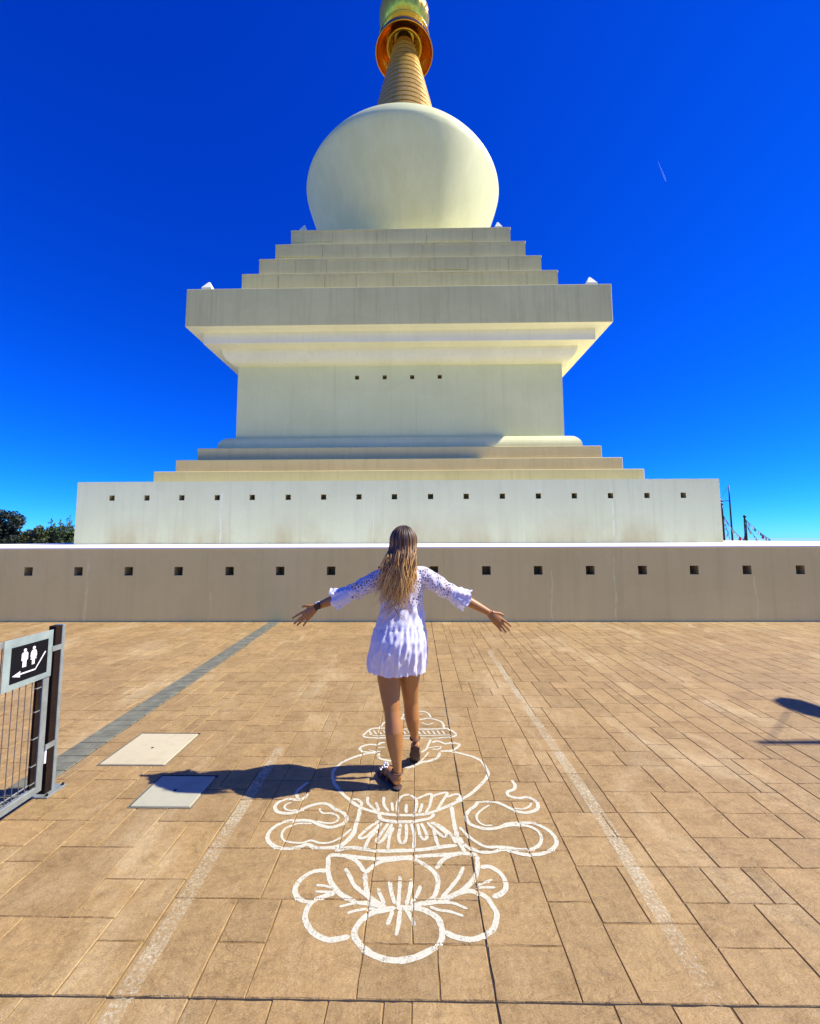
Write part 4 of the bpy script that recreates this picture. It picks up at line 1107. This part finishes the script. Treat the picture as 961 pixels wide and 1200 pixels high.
fold = (.0062 * np.sin(13 * TH + 2.2 * np.sin(3 * Z2 * 6)) + .0058 * np.sin(21 * TH + 1.1 + 9 * Z2) + .0045 * np.sin(34 * TH + 2.0 - 14 * Z2)) * below ** .55
fold += .0045 * np.sin(40 * TH + 6 * np.sin(2 * TH)) * np.exp(-((Z2 - .985) / .03) ** 2)
fold += (.0045 * np.sin(9 * TH + 26 * Z2) + .004 * np.sin(5 * TH - 40 * Z2 + 1)) * above
fold -= .003 * np.exp(-((Z2 - .992) / .008) ** 2)
rough_ = np.zeros((ROWS, NT_))
for q in range(26):
    rough_ += np.sin(rng.integers(3, 30) * TH + rng.uniform(-120, 120) * Z2 + rng.uniform(0, 6.3)) * .0004
fold = fold + rough_ * np.clip((1.33 - Z2) / .1, 0, 1)
hem = np.where(np.arange(ROWS)[:, None] < 3, .002 * np.sin(17 * TH) + .004 * np.sin(5 * TH + 1), 0) * np.array([1, .66, .33] + [0] * (ROWS - 3))[:, None]
X = CX_ + (A_ + fold) * np.cos(TH); Y = CY_ + (B_ + fold) * np.sin(TH); Zg = Z2 + hem + 0 * TH
vs = np.stack([X, Y, Zg], -1).reshape(-1, 3).tolist()
fs = [(i * NT_ + j, i * NT_ + (j + 1) % NT_, (i + 1) * NT_ + (j + 1) % NT_, (i + 1) * NT_ + j) for i in range(ROWS - 1) for j in range(NT_)]
tun = MB().add(vs, fs); tunic = pchild(tun, 'tunic', M_TUNIC)
def sleeve(path, rads, name, mat, ruff=0.0, n=48, seed=1, parent=None):
    g = np.random.default_rng(seed)
    P = smooth_path(path, .008); m_ = len(P)
    rad = np.interp(np.linspace(0, 1, m_), np.linspace(0, 1, len(rads)), rads)
    vs = []; fs = []
    ph = g.uniform(0, 6, 4)
    for i in range(m_):
        d = P[min(i + 1, m_ - 1)] - P[max(i - 1, 0)]; d = d / np.linalg.norm(d)
        u = np.array([0, 1, 0]) - d * d[1]; u /= np.linalg.norm(u); w = np.cross(d, u)
        t = i / (m_ - 1)
        for j in range(n):
            a = 2 * math.pi * j / n
            rr = rad[i] * (1 + .035 * math.sin(3 * a + 18 * t + ph[0]) + .03 * math.sin(5 * a - 25 * t + ph[1])) + ruff * t * (math.sin(7 * a + ph[2]) * .6 + math.sin(11 * a + ph[3] + 4 * t) * .4)
            sh = d * ruff * .8 * t * math.sin(4 * a + ph[1])
            vs.append(tuple(P[i] + (u * math.cos(a) + w * math.sin(a)) * rr + sh + np.array([0, 0, -.004 * math.sin(t * 3.1)])))
    for i in range(m_ - 1):
        for j in range(n): fs.append((i * n + j, i * n + (j + 1) % n, (i + 1) * n + (j + 1) % n, (i + 1) * n + j))
    return pchild(MB().add(vs, fs), name, mat, True, parent)
def mixp(a, c, t): return tuple(a[i] + (c[i] - a[i]) * t for i in range(3))
sl_ = sleeve([(-.150, 2.879, 1.352), (-.215, 2.879, 1.338), (-.30, 2.876, 1.300), (-.39, 2.874, 1.252), (-.462, 2.875, 1.217)], [.046, .062, .064, .060, .056], 'sleeve', M_SLEEVE, seed=3, parent=tunic)
sleeve([(-.455, 2.875, 1.220), (-.48, 2.877, 1.210), (-.515, 2.882, 1.196), (-.572, 2.890, 1.172)], [.050, .060, .064, .072], 'cuff', M_CUFF, .013, seed=4, parent=tunic)
sr_ = sleeve([(-.035, 2.879, 1.356), (.030, 2.879, 1.343), (.115, 2.876, 1.296), (.19, 2.874, 1.248), (.24, 2.875, 1.219)], [.046, .064, .066, .060, .056], 'sleeve', M_SLEEVE, seed=5, parent=tunic)
sleeve([(.235, 2.875, 1.224), (.262, 2.876, 1.209), (.30, 2.880, 1.190), (.345, 2.885, 1.168)], [.050, .064, .068, .074], 'cuff', M_CUFF, .014, seed=6, parent=tunic)

# ---- hair
kh = NT('ombre_hair')
al = kh.n('Attribute', attribute_name='along', attribute_type='GEOMETRY').outputs['Fac']
tn = kh.n('Attribute', attribute_name='tone', attribute_type='GEOMETRY').outputs['Fac']
hc = kh.ramp(kh.math('ADD', al, kh.math('MULTIPLY', kh.math('SUBTRACT', tn, .45), .6)), [(0.0, (.034, .018, .010)), (0.38, (.105, .050, .016)), (0.62, (.36, .18, .045)), (0.90, (.80, .50, .14))])
kh.base(hc); kh.rough(0.5); kh.b.inputs['Specular IOR Level'].default_value = 0.6
M_HAIR = kh.m
HC = np.array([-.092, 2.886, 1.572]); HR = np.array([.084, .100, .098])
hv = []; hf = []; ha_ = []; ht = []
def strand(P, r0, r1, tone):
    global hv
    P = np.array(P); n = len(P); base_i = len(hv)
    for i in range(n):
        d = P[min(i + 1, n - 1)] - P[max(i - 1, 0)]; d = d / (np.linalg.norm(d) + 1e-9)
        u = np.cross(d, [.3, 1, .2]); u /= np.linalg.norm(u) + 1e-9; w = np.cross(d, u)
        t = i / (n - 1); r = (r0 * (1 - t) + r1 * t) * (1 if t < .8 else (1 - t) / .2 * .9 + .1)
        for q in range(5):
            a = 2 * math.pi * q / 5; hv.append(tuple(P[i] + u * math.cos(a) * r + w * math.sin(a) * r * .6)); ha_.append(t); ht.append(tone)
    for i in range(n - 1):
        for q in range(5): hf.append((base_i + i * 5 + q, base_i + i * 5 + (q + 1) % 5, base_i + (i + 1) * 5 + (q + 1) % 5, base_i + (i + 1) * 5 + q))
hr = np.random.default_rng(5)
for i in range(430):
    az = hr.uniform(-1, 1) * 1.95                       # 0 = straight back, +-1.95 rad reaches the temples
    lay = hr.uniform(0.90, 1.07)
    P = []
    for t in np.linspace(0.06, 1, 9):
        po = t * (1.75 if abs(az) < 1.2 else 1.62)
        v = np.array([math.sin(po) * math.sin(az), -math.sin(po) * math.cos(az), math.cos(po)])
        P.append(HC + HR * v * lay * 1.05)
    e = P[-1]
    ln = hr.uniform(.26, .415) * (1 - .16 * abs(az) / 1.95)
    x_end = -.112 + (e[0] + .092) * hr.uniform(.55, .95) - .13 * hr.random() ** 1.5 + .022
    yb_ = 2.757 - hr.uniform(-.006, .030) + .030 * (abs(e[0] + .092) / .09) ** 2
    sw = hr.uniform(-1, 1)
    for t in np.linspace(0.1, 1, 11):
        x = e[0] + (x_end - e[0]) * (t ** 1.3) + .022 * math.sin(7 * t + sw * 3) * t
        ty = min(1, t * 2.6); y = e[1] + (yb_ - e[1]) * (ty * ty * (3 - 2 * ty)) - .012 * t * t
        P.append(np.array([x, y, e[2] - ln * t - .02 * t]))
    strand(P, hr.uniform(.0042, .0068), hr.uniform(.0016, .0032), hr.random())
for i in range(44):                                     # wind-blown ends and fly-aways
    z0 = hr.uniform(1.10, 1.40); x0 = hr.choice([hr.uniform(-.185, -.15), hr.uniform(-.17, -.08) if z0 < 1.2 else -.17]); s = hr.choice([-1, -1, -1, 1]); L = hr.uniform(.05, .15)
    P = [np.array([x0, 2.765, z0 + .05])]
    for t in np.linspace(.15, 1, 9):
        P.append(np.array([x0 + s * L * t ** 1.2, 2.755 - .02 * math.sin(3 * t), z0 + .05 - hr.uniform(.10, .12) * t + .05 * t * t * (1 if z0 > 1.38 else -.6)]))
    strand(P, .0022, .0010, hr.uniform(.6, 1.1))
hair = pchild(MB().add(hv, hf), 'hair', M_HAIR)
hair.data.attributes.new('along', 'FLOAT', 'POINT').data.foreach_set('value', ha_)
hair.data.attributes.new('tone', 'FLOAT', 'POINT').data.foreach_set('value', ht)
cap = MB()
for_v = []; for_f = []
nu, nv = 28, 12
for j in range(nv + 1):
    po = .02 + 1.8 * j / nv
    for i in range(nu):
        az = -2.05 + 4.1 * i / (nu - 1)
        v = np.array([math.sin(po) * math.sin(az), -math.sin(po) * math.cos(az), math.cos(po)]); for_v.append(tuple(HC + HR * v * .96))
for j in range(nv):
    for i in range(nu - 1): for_f.append((j * nu + i, j * nu + i + 1, (j + 1) * nu + i + 1, (j + 1) * nu + i))
pchild(MB().add(for_v, for_f), 'hair_underlayer', plain('hair_dark', (.024, .013, .008), .5, 0, .2, 30), True, hair)

# ---- sandals, watch
M_LEATHER = plain('brown_leather', (0.13, 0.055, 0.03), 0.55, 0, 0.25, 30, 0.2); M_SOLE = plain('dark_sole', (0.055, 0.028, 0.02), 0.7, 0, 0.25, 30)
M_BEAD = plain('pale_bead', (0.80, 0.80, 0.80), 0.25, 0.2, 0.05, 30)
def sandal(sole, flatv, ankle, toe, orn):
    s = pchild(MB().tube(sole[0], sole[1], 18, (flatv, .22)), 'sandal', M_SOLE)
    c, r = ankle
    pchild(MB().tube([(c[0] + r * math.cos(a), c[1] + r * math.sin(a), c[2] + .006 * math.sin(a)) for a in np.linspace(0, 2 * math.pi, 20)], .0055, 6), 'ankle_strap', M_LEATHER, True, s)
    for t in toe: pchild(MB().tube(t, .0065, 6), 'toe_strap', M_LEATHER, True, s)
    for (x, y, z) in orn: pchild(MB().ellipsoid((x, y, z), (.008, .008, .007), 8, 6), 'bead', M_BEAD, True, s)
sandal(([(-.116, 2.745, .011), (-.126, 2.765, .011), (-.165, 2.83, .011), (-.212, 2.905, .011), (-.240, 2.95, .011), (-.258, 2.98, .011)], [.012, .031, .033, .044, .040, .014]), (0, 0, 1),
       ((-.131, 2.790, .098), .035), [[(-.170, 2.895, .012), (-.180, 2.900, .060), (-.212, 2.890, .080), (-.240, 2.872, .055), (-.246, 2.868, .012)], [(-.150, 2.835, .020), (-.160, 2.84, .085), (-.190, 2.83, .07), (-.205, 2.818, .018)]],
       [(-.212 + .013 * math.cos(a), 2.880 + .008 * math.sin(a), .088 + .011 * math.sin(a)) for a in np.linspace(0, 5.2, 6)] + [(-.245, 2.868, .066), (-.236, 2.875, .075)])
sandal(([(-.013, 2.988, .158), (-.014, 3.000, .140), (-.016, 3.022, .100), (-.019, 3.055, .048), (-.021, 3.085, .016), (-.022, 3.140, .008), (-.022, 3.162, .008)], [.010, .029, .029, .036, .040, .034, .012]), (0, -.65, -.76),
       ((-.018, 3.020, .195), .033), [[(-.054, 3.085, .04), (-.045, 3.10, .075), (-.019, 3.11, .085), (.008, 3.10, .075), (.016, 3.085, .04)], [(-.045, 3.03, .11), (-.040, 3.055, .14), (-.017, 3.07, .15), (.006, 3.055, .14), (.012, 3.03, .11)]], [])
wp = Vector(ARM_L[-1]).lerp(Vector(ARM_L[-2]), .22); ax = (Vector(ARM_L[-2]) - Vector(ARM_L[-1])).normalized()
u_ = Vector((0, -1, 0)); u_ = (u_ - ax * u_.dot(ax)).normalized(); w_ = ax.cross(u_)
wb = MB()
for o_ in (-.007, 0, .007):
    wb.tube([wp + ax * o_ + (u_ * math.cos(a) + w_ * math.sin(a)) * .0262 for a in np.linspace(0, 2 * math.pi, 24)], .0042, 8)
watch = pchild(wb, 'watch', plain('white_band', (.70, .70, .70), .5, 0, .03, 30))
fc = wp + u_ * .030 - ax * .0
fb = MB(); crn = []
for (p_, q_) in ((-1, -1), (1, -1), (1, 1), (-1, 1)):
    for h_ in (0, 1): crn.append(fc + ax * p_ * .019 + w_ * q_ * .021 + u_ * (h_ * .011 - .002))
fb.add(crn, [(0, 2, 4, 6), (7, 5, 3, 1), (0, 1, 3, 2), (2, 3, 5, 4), (4, 5, 7, 6), (6, 7, 1, 0)])
wf = pchild(fb, 'watch_face', plain('watch_glass', (.012, .012, .014), .15, 0, .05, 30), False, watch)
